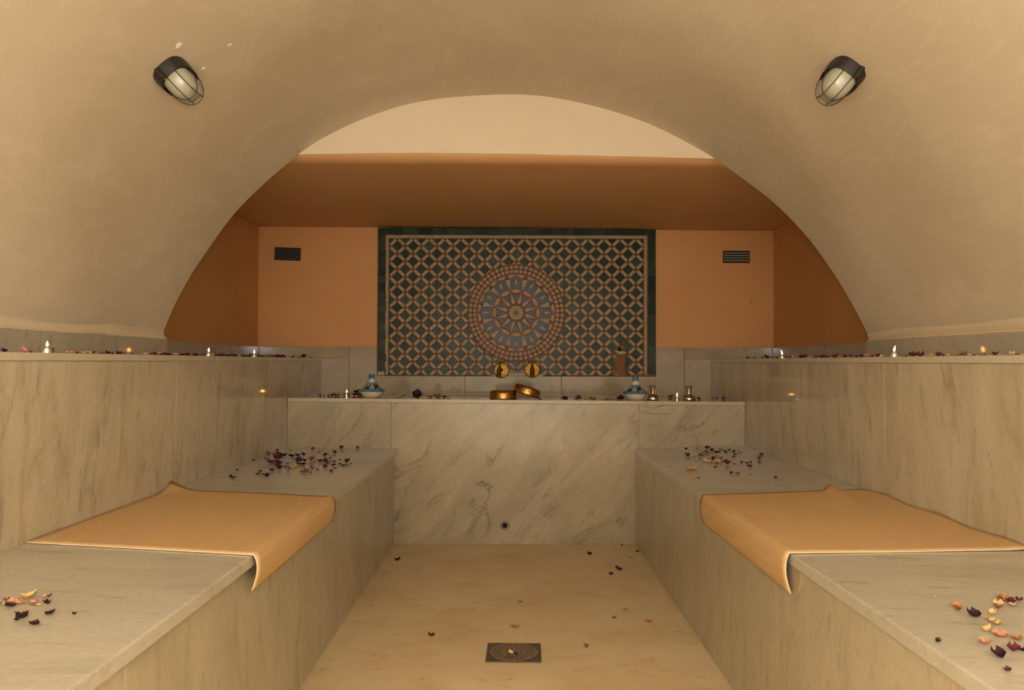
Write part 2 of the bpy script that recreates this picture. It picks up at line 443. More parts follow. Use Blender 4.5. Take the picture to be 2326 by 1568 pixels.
# flat niche ceiling
q = [(-1.75, A+.03, 1.8835), (1.8, A+.03, 1.8655), (1.8, E+.1, 1.868), (-1.75, E+.1, 1.8895)]
XS = 24; v, f = [], []
for j in range(13):
    y = A+.008+(E+.1-A-.008)*j/12
    for i in range(XS+1):
        x = -1.75+3.55*i/XS
        zf = 1.8835-(x+1.75)/3.55*.018+.0045*max(0, 1-(x+.2)**2/1.4)
        zb = 1.8895-(x+1.75)/3.55*.0215
        v.append((x, y, zf+(zb-zf)*j/12+.003*sin(5*x+1)*sin(4*y)*sin(pi*j/12)))
for j in range(12):
    for i in range(XS):
        a = j*(XS+1)+i; f.append((a, a+XS+1, a+XS+2, a+1))
nc = link('ceiling_niche', mesh('ceiling_niche', v, f), M['niche_ceiling'], smooth=True); tag(nc, kind='structure')
so = nc.modifiers.new('solid', 'SOLIDIFY'); so.thickness = .1; so.offset = -1
# niche walls in peach plaster; the boxes below the vault hold its wainscot
wb = box('wall_back', -1.80, 1.85, E+.012, E+.16, 0.0, 1.93, M['niche']); tag(wb, kind='structure')
wl = link('wall_left', boxes_mesh('wall_left', [(-1.80, XNL-.012, A, E+.012, 0, 1.93), (-1.80, -1.475, YN, A, 0, 1.112)]), M['niche']); tag(wl, kind='structure')
wr = link('wall_right', boxes_mesh('wall_right', [(XNR+.012, 1.85, A, E+.012, 0, 1.93), (1.502, 1.85, YN, A, 0, 1.112)]), M['niche']); tag(wr, kind='structure')
wf = box('wall_front', -1.8, 1.85, YN-.12, YN, 0, 2.35, M['vault']); tag(wf, kind='structure')

# plaster fillet running from the vault's foot down to the wainscot
for side, xo, zo, xi in ((-1, -1.475, 1.117, XVL), (1, 1.502, 1.118, XVR)):
    v, f = [], []
    K = 110
    rr = random.Random(3+side)
    for k in range(K+1):
        y = YN+(A-YN)*k/K; wob = .0025*sin(9*y)+.0022*(rr.random()-.5)*2
        prof = [(xo-side*.0075, zo+.024), (xo-side*.006, zo+.006), (xi+side*.011, 1.110+wob*.3), (xi-side*.001, ZW-.001+wob), (xi+side*.012, ZW-.006), (xo+side*.03, ZW-.006), (xo+side*.03, zo+.024)]
        v += [(x, y, z) for x, z in prof]
    for k in range(K):
        for i in range(7):
            a, b = k*7+i, k*7+(i+1) % 7
            f.append((a, b, b+7, a+7) if side > 0 else (a, a+7, b+7, b))
    f.append(tuple(range(7)) if side < 0 else tuple(range(6, -1, -1))); f.append(tuple(K*7+i for i in (range(6, -1, -1) if side < 0 else range(7))))
    o = link('trim_1' if side < 0 else 'trim_2', mesh('fillet', v, f), M['lip']); tag(o, kind='structure')

# marble wainscot: separate slabs on the walls
def panel(x0, x1, y0, y1, z0, z1, mat, parent): return box('marble_panel', x0, x1, y0, y1, z0, z1, mat, parent, .0012)
G = .0012
for y0, y1 in ((YN, .9), (.9, 2.12), (2.12, A)):
    panel(-1.475, XVL, y0+G, y1-G, ZU, ZW, M['marble_dado'], wl)
    panel(XVR, 1.502, y0+G, y1-G, ZU, ZW+.001, M['marble_dado'], wr)
for y0, y1 in ((A+.001, 4.5), (4.5, E)):
    xa_, xb_ = (XNL+.0125*(E-q)/(E-A) for q in (y0, y1))       # these slabs stand slightly out of square
    q0 = [(XNL-.0125, y0+G), (xa_, y0+G), (xb_, y1-G), (XNL-.0125, y1-G)]
    hexa('marble_panel', [(x, y, ZU) for x, y in q0], [(x, y, ZW+.004) for x, y in q0], M['marble_dado'], wl, .0012)
    panel(XNR, XNR+.0125, y0+G, y1-G, ZU, ZW+.004, M['marble_dado'], wr)
for x0, x1, z0, z1 in ((XNL, -1.06, ZU+.0, 1.105), (-1.06, -.879, .79, 1.105), (.933, 1.12, .79, 1.104), (1.12, XNR, ZU, 1.103)):
    panel(x0+G, x1-G, E, E+.0125, z0, z1, M['marble_wall'], wb)
panel(XUL, -1.062, E, E+.0125, .79, ZU-.001, M['marble_wall'], wb)
panel(1.122, XUR, E, E+.0125, .79, ZU-.001, M['marble_wall'], wb)
for x0, x1 in ((-.878, -.304), (-.304, .319), (.319, .932)):
    panel(x0+G, x1-G, E-.016, E+.0125, .785, .914, M['marble_wall'], wb)
blob('plaster_patch', (1.56, E+.012, 1.405), (1, 0, 0), (0, 0, 1), (0, -1, 0), .014, .016, .0012, M['scuff'], wb, 9)

# ================================================================ BENCHES AND COUNTER
lb = empty('lower_bench', (XFL, 1.8, 0), label='low pale marble bench along the left wall under the left tan mat', cat='bench')
def w2l(o, parent):
    o.parent = parent; o.matrix_parent_inverse = Matrix.Translation(-Vector(parent.location)); return o
def quadtop(fn, x0, x1, y0, y1): return [(x0, y0, fn(x0, y0)), (x1, y0, fn(x1, y0)), (x1, y1, fn(x1, y1)), (x0, y1, fn(x0, y1))]
def low_bench(root, fn, xw, xe, xf, side):
    TH = .030
    cuts = [YN, .62, D] if side < 0 else [YN, .55, D]
    for y0, y1 in zip(cuts, cuts[1:]):
        xs = (xw, xe) if xw < xe else (xe, xw)
        NX, NY = 6, max(2, int((y1-y0)/.16)); v, f = [], []
        for lay in (0, TH):
            for j in range(NY+1):
                for i in range(NX+1):
                    x = xs[0]+(xs[1]-xs[0])*i/NX; y = y0+G+(y1-y0-2*G)*j/NY; v.append((x, y, fn(x, y)-lay))
        P = (NX+1)*(NY+1)
        def q4(a, b_, c, d): f.append((a, b_, c, d))
        for j in range(NY):
            for i in range(NX):
                a = j*(NX+1)+i; q4(a, a+1, a+NX+2, a+NX+1); q4(P+a+NX+1, P+a+NX+2, P+a+1, P+a)
        for i in range(NX):
            a = i; q4(P+a, P+a+1, a+1, a); a = NY*(NX+1)+i; q4(a, a+1, P+a+1, P+a)
        for j in range(NY):
            a = j*(NX+1); q4(a, a+NX+1, P+a+NX+1, P+a); a = j*(NX+1)+NX; q4(P+a, P+a+NX+1, a+NX+1, a)
        w2l(bev(link('seat_slab', mesh('seat_slab', v, f), M['marble_top']), .004), root)
    # front facing: tall slabs up to the seat
    pc = [YN, 1.42, 3.9, D] if side < 0 else [YN, 1.30, 3.7, D]
    for y0, y1 in zip(pc, pc[1:]):
        xa, xb = sorted((xf, xf+side*.02))
        zt0, zt1 = fn(xf, y0)-TH-.0004, fn(xf, y1)-TH-.0004
        bq = [(xa, y0+.0006, 0), (xb, y0+.0006, 0), (xb, y1-.0006, 0), (xa, y1-.0006, 0)]
        tq = [(xa, y0+.0006, zt0), (xb, y0+.0006, zt0), (xb, y1-.0006, zt1), (xa, y1-.0006, zt1)]
        w2l(hexa('front_panel', bq, tq, M['marble_low'], None, .0008), root)
low_bench(lb, z_left, XUL, XLL, XFL, -1)
rb = empty('lower_bench', (XFR, 1.8, 0), label='low pale marble bench along the right wall under the right tan mat', cat='bench')
low_bench(rb, z_right, XUR, XLR, XFR, 1)

def up_bench(root, side, xu, xv, xn):
    # top slab: narrow under the vault, deeper inside the niche
    e = xu-side*.004
    for y0, y1, xb in ((YN, 1.3, xv+side*.021), (1.3, A, xv+side*.021), (A, E, xn+side*.0115)):
        xa, xc = sorted((e, xb+side*.0))
        w2l(box('top_slab', xa, xc, y0+.0006, y1-.0006, ZUB, ZU, M['marble_edge'], None, .0025), root)
    pc = [YN, 1.25, 3.1, 4.55, E] if side < 0 else [YN, 1.15, 2.9, E]
    for y0, y1 in zip(pc, pc[1:]):
        xa, xc = sorted((xu, xu+side*.02))
        w2l(box('front_panel', xa, xc, y0+.0005, y1-.0005, .50, ZUB-.0006, M['marble_side'], None, .0006), root)
ub = empty('upper_bench', (XUL, 1.8, .5), label='high marble ledge on the left with candles and petals on top', cat='bench')
up_bench(ub, -1, XUL, XVL, XNL)
ur = empty('upper_bench', (XUR, 1.8, .5), label='high marble ledge on the right with candles and petals on top', cat='bench')
up_bench(ur, 1, XUR, XVR, XNR)

ct = empty('wash_counter', (0, D, 0), label='marble wash counter with a sunken basin below the tiled wall', cat='counter')
CT = .0215
def ctop(x0, x1, y0, y1, bevel=.003):
    t = [(x, y, z_counter(x)) for x, y in ((x0, y0), (x1, y0), (x1, y1), (x0, y1))]
    b = [(x, y, z-CT) for x, y, z in t]
    w2l(hexa('top_slab', b, t, M['marble_counter'], None, bevel), ct)
YF = D-.012
ctop(XUL+.003, -.690, YF, E-.001, .0015); ctop(.742, XUR-.003, YF, E-.001, .0015)
ctop(-.689, .741, YF, 4.93, .0015); ctop(-.689, .741, 5.345, E-.017, .0015)
for x0, x1, z0 in ((XUL+.001, -.672, .50), (-.671, .7015, 0.0), (.7025, XUR-.001, .50)):
    t = [(x, y, z_counter(x)-CT-.0005) for x, y in ((x0, D), (x1, D), (x1, D+.02), (x0, D+.02))]
    b = [(x, y, z0) for x, y, z in t]
    w2l(hexa('front_panel', b, t, M['marble_front'], None, .0008), ct)
bs = [(-.70, -.689, 4.93, 5.345, .55, .775), (.741, .752, 4.93, 5.345, .55, .765), (-.70, .752, 4.919, 4.93, .55, .765), (-.70, .752, 5.345, 5.356, .55, .765), (-.70, .752, 4.919, 5.356, .54, .55)]
w2l(link('basin', boxes_mesh('basin', bs), M['marble_wall']), ct)

# drain spout low in the counter front
sp = empty('drain_pipe', (-.038, D, .103), label='small round drain pipe low in the front of the wash counter', cat='pipe')
v, f = lathe([(.0265, -.012), (.0265, .0015), (.0225, .002), (.0215, .005), (.0185, .006), (.0165, .0045), (.0150, .001), (.0142, -.012)], 28)
r = link('rim', mesh('rim', v, f[:-2]), M['pipe_rim'], sp, smooth=True); r.rotation_euler = (pi/2, 0, 0)
v, f = lathe([(.0145, -.006), (.0145, .001)], 20); r = link('bore', mesh('bore', v, f), M['black'], sp); r.rotation_euler = (pi/2, 0, 0)

# square floor drain
dr = empty('floor_drain', (.0085, 2.912, 0), (0, 0, radians(-1.0)), 'square metal floor drain with a round perforated plate', 'drain')
h = .094
v = [(-h, -h, .0008), (h, -h, .0008), (h, h, .0008), (-h, h, .0008), (-h, -h, .0035), (h, -h, .0035), (h, h, .0035), (-h, h, .0035)]
fr = link('frame', mesh('frame', v, [(4, 5, 6, 7), (0, 1, 5, 4), (1, 2, 6, 5), (2, 3, 7, 6), (3, 0, 4, 7)]), M['drain_frame'], dr); bev(fr, .001)
lathe_obj('plate', [(.084, .0032), (.084, .0052), (.081, .0056), (.079, .0046), (.02, .0050), (.001, .0052)], M['drain_plate'], dr, 48)
geo = []
for rr_, cnt in ((.030, 10), (.047, 16), (.058, 20), (.070, 24)):
    for k in range(cnt):
        a = 2*pi*k/cnt+rr_*40
        vv, ff = lathe([(.0026, .0048), (.0026, .0056)], 8); geo.append(([(x+rr_*cos(a), y+rr_*sin(a), z) for x, y, z in vv], ff))
v, f = join_geo(geo); o = link('drain_holes', mesh('drain_holes', v, f), M['black'], dr); tag(o, kind='stuff')
# ================================================================ THE TILED WALL
PY = E-.012                                     # tile faces; grout bed just behind
mp = empty('mosaic_panel', (.028, E, 1.395), label='rectangular wall mosaic of green diamonds and white bars with a round star medallion', cat='mosaic')
def into(o, parent, root_loc=(.028, E, 1.395)):
    o.parent = parent; return o
def XZ(pts): return [(x-.028, z-1.395) for x, z in pts]
o = link('grout_bed', boxes_mesh('grout_bed', [(-.906, .904, -.0085, .0125, -.480, .4825)]), M['grout'], mp)
FRONT, BACKY = -.0135, -.007
def area2(p): return .5*sum(p[i][0]*p[(i+1) % len(p)][1]-p[(i+1) % len(p)][0]*p[i][1] for i in range(len(p)))
def inset(p, d):
    n = len(p); out = []
    for i in range(n):
        a, b, c = p[i-1], p[i], p[(i+1) % n]
        e1 = (b[0]-a[0], b[1]-a[1]); e2 = (c[0]-b[0], c[1]-b[1])
        l1 = math.hypot(*e1) or 1e-9; l2 = math.hypot(*e2) or 1e-9
        n1 = (-e1[1]/l1, e1[0]/l1); n2 = (-e2[1]/l2, e2[0]/l2)
        k = 1+n1[0]*n2[0]+n1[1]*n2[1]; k = max(k, .35)
        out.append((b[0]+(n1[0]+n2[0])*d/k, b[1]+(n1[1]+n2[1])*d/k))
    return out
def prism_geo(p, front=FRONT, back=BACKY, bv=.0008):
    """polygon in the (x, z) plane made into a tile with bevelled rim facing -y"""
    if area2(p) < 0: p = p[::-1]
    n = len(p); q = inset(p, bv)
    v = [(x, back, z) for x, z in p]+[(x, front+bv, z) for x, z in p]+[(x, front, z) for x, z in q]
    f = [tuple(2*n+i for i in range(n))]
    for i in range(n):
        j = (i+1) % n
        f.append((i, j, n+j, n+i)); f.append((n+i, n+j, 2*n+j, 2*n+i))
    return v, f
def prism_mesh(name, p, mat, **k):
    v, f = prism_geo(p, **k); me = mesh(name, v, f); me.materials.append(mat); return me
rt = random.Random(4)
def place_tile(name, me, x, z, parent, tilt=.012, rot=0.0, dy=0.0):
    o = bpy.data.objects.new(name, me); COL.objects.link(o); o.parent = parent
    if parent is not mp: tilt = .003
    o.location = (x, dy+rt.uniform(-.0004, .0004)*(1 if parent is mp else .2), z)
    o.rotation_euler = (rt.uniform(-tilt, tilt), rot, rt.uniform(-tilt, tilt)); return o
def place_poly(name, p, mat, parent, **k):
    cx = sum(a for a, b in p)/len(p); cz = sum(b for a, b in p)/len(p)
    me = prism_mesh(name, [(a-cx, b-cz) for a, b in p], mat, **k)
    return place_tile(name, me, cx, cz, parent)
def clip_rect(p, x0, x1, z0, z1):
    def half(p, ins, cut):
        out = []
        for i in range(len(p)):
            a, b = p[i-1], p[i]
            if ins(b):
                if not ins(a): out.append(cut(a, b))
                out.append(b)
            elif ins(a): out.append(cut(a, b))
        return out
    def cx(v): return lambda a, b: (v, a[1]+(b[1]-a[1])*(v-a[0])/(b[0]-a[0]))
    def cz(v): return lambda a, b: (a[0]+(b[0]-a[0])*(v-a[1])/(b[1]-a[1]), v)
    for ins, cut in ((lambda q: q[0] >= x0-1e-9, cx(x0)), (lambda q: q[0] <= x1+1e-9, cx(x1)), (lambda q: q[1] >= z0-1e-9, cz(z0)), (lambda q: q[1] <= z1+1e-9, cz(z1))):
        if len(p) < 3: return []
        p = half(p, ins, cut)
    return p
MC = (.025-.028, 1.326-1.395); MR = .317           # medallion centre and outer radius
def clip_disc(p, c=MC, r=MR):
    d = [math.hypot(x-c[0], z-c[1]) for x, z in p]
    if min(d) >= r: 
        return p
    if max(d) <= r: return []
    dense = []
    for i in range(len(p)):
        a, b = p[i], p[(i+1) % len(p)]
        for k in range(10): dense.append((a[0]+(b[0]-a[0])*k/10, a[1]+(b[1]-a[1])*k/10))
    keep = [q for q in dense if math.hypot(q[0]-c[0], q[1]-c[1]) >= r]
    if len(keep) < 3: return []
    # walk round, replacing the swallowed stretch by points on the circle
    out = []
    for q in dense:
        dd = math.hypot(q[0]-c[0], q[1]-c[1])
        if dd >= r: out.append(q)
        else:
            s = r/max(dd, 1e-6); z = (c[0]+(q[0]-c[0])*s, c[1]+(q[1]-c[1])*s)
            out.append(z)
    res = []
    for q in out:
        if not res or math.dist(q, res[-1]) > .0022: res.append(q)
    if len(res) < 3 or abs(area2(res)) < 6e-5: return []
    # the projected stretch must not fold outside the tile
    bx = (min(x for x, z in p)-1e-4, max(x for x, z in p)+1e-4, min(z for x, z in p)-1e-4, max(z for x, z in p)+1e-4)
    res = clip_rect(res, *bx)
    return res if len(res) >= 3 and abs(area2(res)) > 6e-5 else []
FX0, FX1, FZ0, FZ1 = -.803-.028, .8525-.028, .922-1.395, 1.8085-1.395
PX, PZ = .0517, .0501
x0n, z0n = -.7488-.028, 1.8094-1.395
def node(i, j): return (x0n+i*PX, z0n-j*PZ)
star = []
for k in range(16):
    a = 2*pi*k/16+pi/8; r = .0142 if k % 2 == 0 else .0112
    star.append((r*cos(a), r*sin(a)))
ang = atan2(PZ, PX); HB = .0098
LN = math.hypot(PX, PZ)
full_bar = [(-LN/2+.0118, -HB), (LN/2-.0118, -HB), (LN/2-.0118, HB), (-LN/2+.0118, HB)]
def rot2(p, a): return [(x*cos(a)-y*sin(a), x*sin(a)+y*cos(a)) for x, y in p]
dx_, dz_ = PX-HB/sin(ang)-.0013*1.4, PZ-HB/cos(ang)-.0013*1.4
diamond = [(dx_, 0), (0, dz_), (-dx_, 0), (0, -dz_)]
dia_me = [prism_mesh('diamond_tile', diamond, M['t_green']), prism_mesh('diamond_tile', diamond, M['t_dark'])]
star_me = prism_mesh('star_tile', star, M['t_red'])
bar_me = {s: prism_mesh('bar_tile', rot2(full_bar, s*ang), M['t_cream']) for s in (1, -1)}
# the broken corner round the open pipe, where the tiles are missing
def hole(x, z):
    X, Z = x+.028, z+1.395
    return math.hypot(X-.700, Z-1.085) < .028 or (.672 < X < .735 and .925 < Z < 1.062 and abs(X-.705) < .034+.012*sin(40*Z))
nbars = 0; late = []
for i in range(-3, 36):
    for j in range(-2, 21):
        c = node(i, j)
        if (i+j) % 2 == 0:
            if hole(*c): continue
            p = [(x+c[0], z+c[1]) for x, z in star]
            q = clip_rect(p, FX0, FX1, FZ0, FZ1)
            if len(q) >= 3: q2 = clip_disc(q)
            else: q2 = []
            if q2:
                if q2 is p or (len(q2) == 16 and q2 == p): place_tile('star_tile', star_me, c[0], c[1], mp)
                elif abs(area2(q2)) > 6e-5: place_poly('star_tile', q2, M['t_red'], mp)
            for s in (1, -1):        # the two bars that run down and right / up and right
                d = node(i+1, j-s)
                m = ((c[0]+d[0])/2, (c[1]+d[1])/2)
                if hole(*m): continue
                p = [(x+m[0], z+m[1]) for x, z in rot2(full_bar, s*ang)]
                q = clip_rect(p, FX0, FX1, FZ0, FZ1)
                q2 = clip_disc(q) if len(q) >= 3 else []
                if not q2 or abs(area2(q2)) < 6e-5: continue
                if q2 == p and nbars < 300:
                    place_tile('bar_tile', bar_me[s], m[0], m[1], mp); nbars += 1
                else: late.append(q2)
        else:
            if hole(*c): continue
            p = [(x+c[0], z+c[1]) for x, z in diamond]
            q = clip_rect(p, FX0, FX1, FZ0, FZ1)
            q2 = clip_disc(q) if len(q) >= 3 else []
            if not q2: continue
            k = 0 if rt.random() < .55 else 1
            if q2 == p: place_tile('diamond_tile', dia_me[k], c[0], c[1], mp)
            elif abs(area2(q2)) > 8e-5: place_poly('diamond_tile', q2, M['t_green'] if k == 0 else M['t_dark'], mp)
v, f = join_geo([prism_geo(p) for p in late])
tag(link('bar_pieces', mesh('bar_pieces', v, f), M['t_cream'], mp), kind='stuff')
# border of dark green squares and the narrow white strip inside it
def lerp(a, b, t): return a+(b-a)*t
LX0, LX1 = -.872-.028, .932-.028
def ztop(x): return 1.8800-1.395-(x-LX0)/(LX1-LX0)*.008
nb = 36
xa, xb = LX0+.052, LX1-.052
k = 0; x = xa
while x < xb-.02:
    w = rt.uniform(.046, .053); x2 = min(x+w, xb)
    if xb-x2 < .02: x2 = xb
    z1 = ztop((x+x2)/2)-rt.uniform(0, .003); z0 = FZ1+.0245
    place_poly('border_tile', [(x+.0006, z0), (x2-.0006, z0), (x2-.0006, z1), (x+.0006, z1)], M['t_dark'] if rt.random() < .6 else M['t_green'], mp); x = x2
for xl, xr in ((LX0, LX0+.0495), (LX1-.0495, LX1)):
    z = ztop(xl)-.002
    while z > FZ0+.004:
        w = rt.uniform(.048, .053); z2 = max(z-w, FZ0-.004)
        if z2-(FZ0-.004) < .02: z2 = FZ0-.004
        off = -.006*(z-.48)/.96*(-1 if xl < 0 else 0)
        place_poly('border_tile', [(xl-off+.0005, z2+.0006), (xr-off-.0005, z2+.0006), (xr-off-.0005, z-.0006), (xl-off+.0005, z-.0006)], M['t_dark'] if rt.random() < .6 else M['t_green'], mp); z = z2
x = FX0-.0215
while x < FX1+.0215-.01:
    x2 = min(x+rt.uniform(.036, .064), FX1+.0215)
    place_poly('strip_tile', [(x+.0004, FZ1+.002), (x2-.0004, FZ1+.002), (x2-.0004, FZ1+.0225), (x+.0004, FZ1+.0225)], M['t_cream'], mp); x = x2
for xl in (FX0-.0215, FX1+.002):
    z = FZ1+.0012
    while z > FZ0+.006:
        z2 = max(z-rt.uniform(.040, .064), FZ0)
        place_poly('strip_tile', [(xl, z2+.0004), (xl+.0195, z2+.0004), (xl+.0195, z-.0004), (xl, z-.0004)], M['t_cream'], mp); z = z2

# ---- the round medallion: a terracotta ground disc that carries the cut pieces
disc = [(MC[0]+(MR-.002)*cos(2*pi*k/72), MC[1]+(MR-.002)*sin(2*pi*k/72)) for k in range(72)]
cx_, cz_ = MC
med_me = prism_mesh('medallion', [(x-cx_, z-cz_) for x, z in disc], M['t_red'], front=-.0120, back=-.006)
md = bpy.data.objects.new('medallion', med_me); COL.objects.link(md); md.parent = mp; md.location = (cx_, 0, cz_)
U = .317/110.0/6.817*1.0                            # zoomed picture units to metres at the wall
def pol(r, deg): a = radians(90-deg); return (r*U*cos(a), r*U*sin(a))
MF = dict(front=-.0142, back=-.009, bv=.0006)
def mpiece(name, pts, mat):
    # shrink slightly so that joints show
    p = pts if area2(pts) > 0 else pts[::-1]
    return place_poly(name, inset(p, .0006), mat, md, **MF)
def lens(c0, c1, bulge0, bulge1, n=7):
    """pointed lens between two points, bulging by two heights to either side"""
    ax, az = c1[0]-c0[0], c1[1]-c0[1]; L = math.hypot(ax, az); nx, nz = -az/L, ax/L
    a = [(c0[0]+ax*t+nx*bulge0*sin(pi*t), c0[1]+az*t+nz*bulge0*sin(pi*t)) for t in [k/n for k in range(n+1)]]
    b = [(c1[0]-ax*t-nx*bulge1*sin(pi*t), c1[1]-az*t-nz*bulge1*sin(pi*t)) for t in [k/n for k in range(1, n)]]
    return a+b
def cart(x, y, deg):      # local picture coordinates (right, out) turned clockwise by deg
    a = radians(-deg); x *= U; y *= U
    return (x*cos(a)-y*sin(a), x*sin(a)+y*cos(a))
for k in range(12):
    t = 30*k
    hw = 345*sin(radians(15))
    # blue house-shaped petal, its foot hollowed for the ochre lens
    foot = [cart(-hw+2*hw*s/6, 345*cos(radians(15))+34*sin(pi*s/6), t) for s in range(7)]
    mpiece('blue_petal', [cart(0, 566, t), cart(-92, 522, t)]+foot+[cart(92, 522, t)], M['t_blue'])
    q = place_poly('ochre_almond', [cart(a*20, 470+b*58, t) for a, b in ((0, 1), (-.55, .6), (-1, 0), (-.55, -.6), (0, -1), (.55, -.6), (1, 0), (.55, .6))], M['t_orange'], md, front=-.0149, back=-.009, bv=.0004)
    lo = [cart(-hw+2*hw*s/6, 345*cos(radians(15))-30*sin(pi*s/6), t) for s in range(7)]
    hi = [cart(hw-2*hw*s/6, 345*cos(radians(15))+32*sin(pi*s/6), t) for s in range(1, 6)]
    mpiece('ochre_lens', lo+hi, M['t_orange'])
    # white wedge between petals, green triangle and two rim pieces beyond it
    mpiece('white_wedge', [pol(350, t+15), cart(-44, 522, t+15), cart(44, 522, t+15)], M['t_cream'])
    mpiece('green_triangle', [pol(584, t+15), cart(-40, 530, t+15), cart(40, 530, t+15)], M['t_green'])
    for s in (-1, 1):
        rim = [pol(588, t+15+s*(1.2+12.6*w/4)) for w in range(5)]
        inner = [pol(568, t+15+s*13.9), cart(-s*92, 528, t+15+s*15), cart(s*46, 530, t+15)]
        mpiece('white_rim_piece', rim+inner, M['t_cream'])
    # inner ring: white darts with blue kites between
    mpiece('white_dart', [pol(328, t+15), pol(158, t+15-11.5), pol(140, t+15), pol(158, t+15+11.5)], M['t_cream'])
    ft = [cart(hw*.80*(1-2*s/6), 318*cos(radians(13))-34*sin(pi*s/6)+8, t) for s in range(7)]
    mpiece('blue_kite', [pol(176, t-3), pol(170, t), pol(176, t+3)]+ft, M['t_blue'])
    mpiece('green_lozenge', [pol(172, t), pol(142, t-10.5), pol(112, t), pol(142, t+10.5)], M['t_green'])
ctr = []
for k in range(12):
    ctr += [pol(132, 30*k+15), pol(102, 30*k)]
mpiece('white_rosette', ctr, M['t_cream'])
for k in range(8):
    place_poly('red_sliver', [pol(34, 45*k+10), pol(62, 45*k+2), pol(92, 45*k+10), pol(62, 45*k+18)], M['t_red'], md, front=-.0150, back=-.009, bv=.0003)
place_poly('green_core', [pol(34, 45*k) for k in range(8)], M['t_green'], md, front=-.0151, back=-.009, bv=.0003)
gw, gg = [], []
n = 58
for k in range(n):
    t = 360*k/n
    for rr_ in (640, 704):
        gw.append(prism_geo(inset([cart(0, rr_+36, t), cart(-33, rr_, t), cart(0, rr_-36, t), cart(33, rr_, t)], .0004), front=-.0143, back=-.009, bv=.0005))
    for h2 in (0, .5):
        tt = t+360/n*h2; s = 14 if h2 else 11
        gg.append(prism_geo([cart(0, 672+s, tt), cart(-s, 672, tt), cart(0, 672-s, tt), cart(s, 672, tt)], front=-.0150, back=-.009, bv=.0003))
v, f = join_geo(gw); o = link('white_chain', mesh('white_chain', v, f), M['t_cream'], md); tag(o, kind='stuff')
v, f = join_geo(gg); o = link('green_chain', mesh('green_chain', v, f), M['t_green'], md); tag(o, kind='stuff')

# rough mortar, rust run and the open pipe in the lower right
def smear(name, pts, th, mat, parent, seed, front=-.0165, jit=.003):
    r = random.Random(seed); cx = sum(p[0] for p in pts)/len(pts); cz = sum(p[1] for p in pts)/len(pts)
    rim = []
    for i in range(len(pts)):
        a, b = pts[i], pts[(i+1) % len(pts)]
        for k in range(5):
            t = k/5; rim.append((a[0]+(b[0]-a[0])*t+r.uniform(-jit, jit), a[1]+(b[1]-a[1])*t+r.uniform(-jit, jit)*.6))
    K = len(rim); v = [(x-.028, -.0105, z-1.395) for x, z in rim]
    for s, y in ((.86, front+.0012), (.5, front)):
        v += [(cx+(x-cx)*s-.028, y+r.uniform(-.0006, .0006), cz+(z-cz)*s-1.395) for x, z in rim]
    v.append((cx-.028, front, cz-1.395))
    f = [(q*K+i, q*K+(i+1) % K, (q+1)*K+(i+1) % K, (q+1)*K+i) for q in (0, 1) for i in range(K)]+[(2*K+i, 2*K+(i+1) % K, 3*K) for i in range(K)]
    o = link(name, mesh(name, v, f), mat, parent, smooth=True); return o
smear('rust_patch', [(.674, 1.072), (.728, 1.070), (.738, 1.02), (.729, .96), (.760, .917), (.640, .917), (.668, .96), (.655, 1.02)], .004, M['rust'], mp, 3, front=-.0152, jit=.007)
smear('mortar_patch', [(.660, 1.086), (.684, 1.080), (.700, 1.076), (.722, 1.081), (.742, 1.068), (.716, 1.056), (.690, 1.060)], .004, M['mortar'], mp, 5, front=-.0185, jit=.003)
smear('mortar_patch', [(.672, 1.112), (.700, 1.120), (.728, 1.110), (.738, 1.088), (.664, 1.086)], .003, M['rust'], mp, 15, front=-.0160, jit=.004)
v, f = lathe([(.0112, -.004), (.0112, .0068), (.0132, .0066), (.0132, -.004)], 18)
o = link('pipe_stub', mesh('pipe_stub', v, f[:-2]), M['brass_dark'], mp, smooth=True); o.location = (.695-.028, -.012, 1.094-1.395); o.rotation_euler = (pi/2, 0, 0)
v, f = lathe([(.0110, 0), (.0110, .0062)], 16); o = link('pipe_bore', mesh('pipe_bore', v, f), M['black'], mp); o.location = (.695-.028, -.012, 1.094-1.395); o.rotation_euler = (pi/2, 0, 0)
smear('mortar_patch', [(-.130, .945), (-.11, .955), (-.01, .955), (.03, .940), (.075, .955), (.175, .958), (.188, .944), (.20, .915), (-.13, .914)], .003, M['mortar'], mp, 8, front=-.0146)
smear('mortar_patch', [(-.872, .945), (-.828, .945), (-.826, .916), (-.874, .916)], .003, M['mortar'], mp, 9, front=-.0150)
smear('mortar_patch', [(.80, .935), (.86, .93), (.925, .93), (.925, .912), (.80, .912)], .003, M['rust'], mp, 10, front=-.0150)

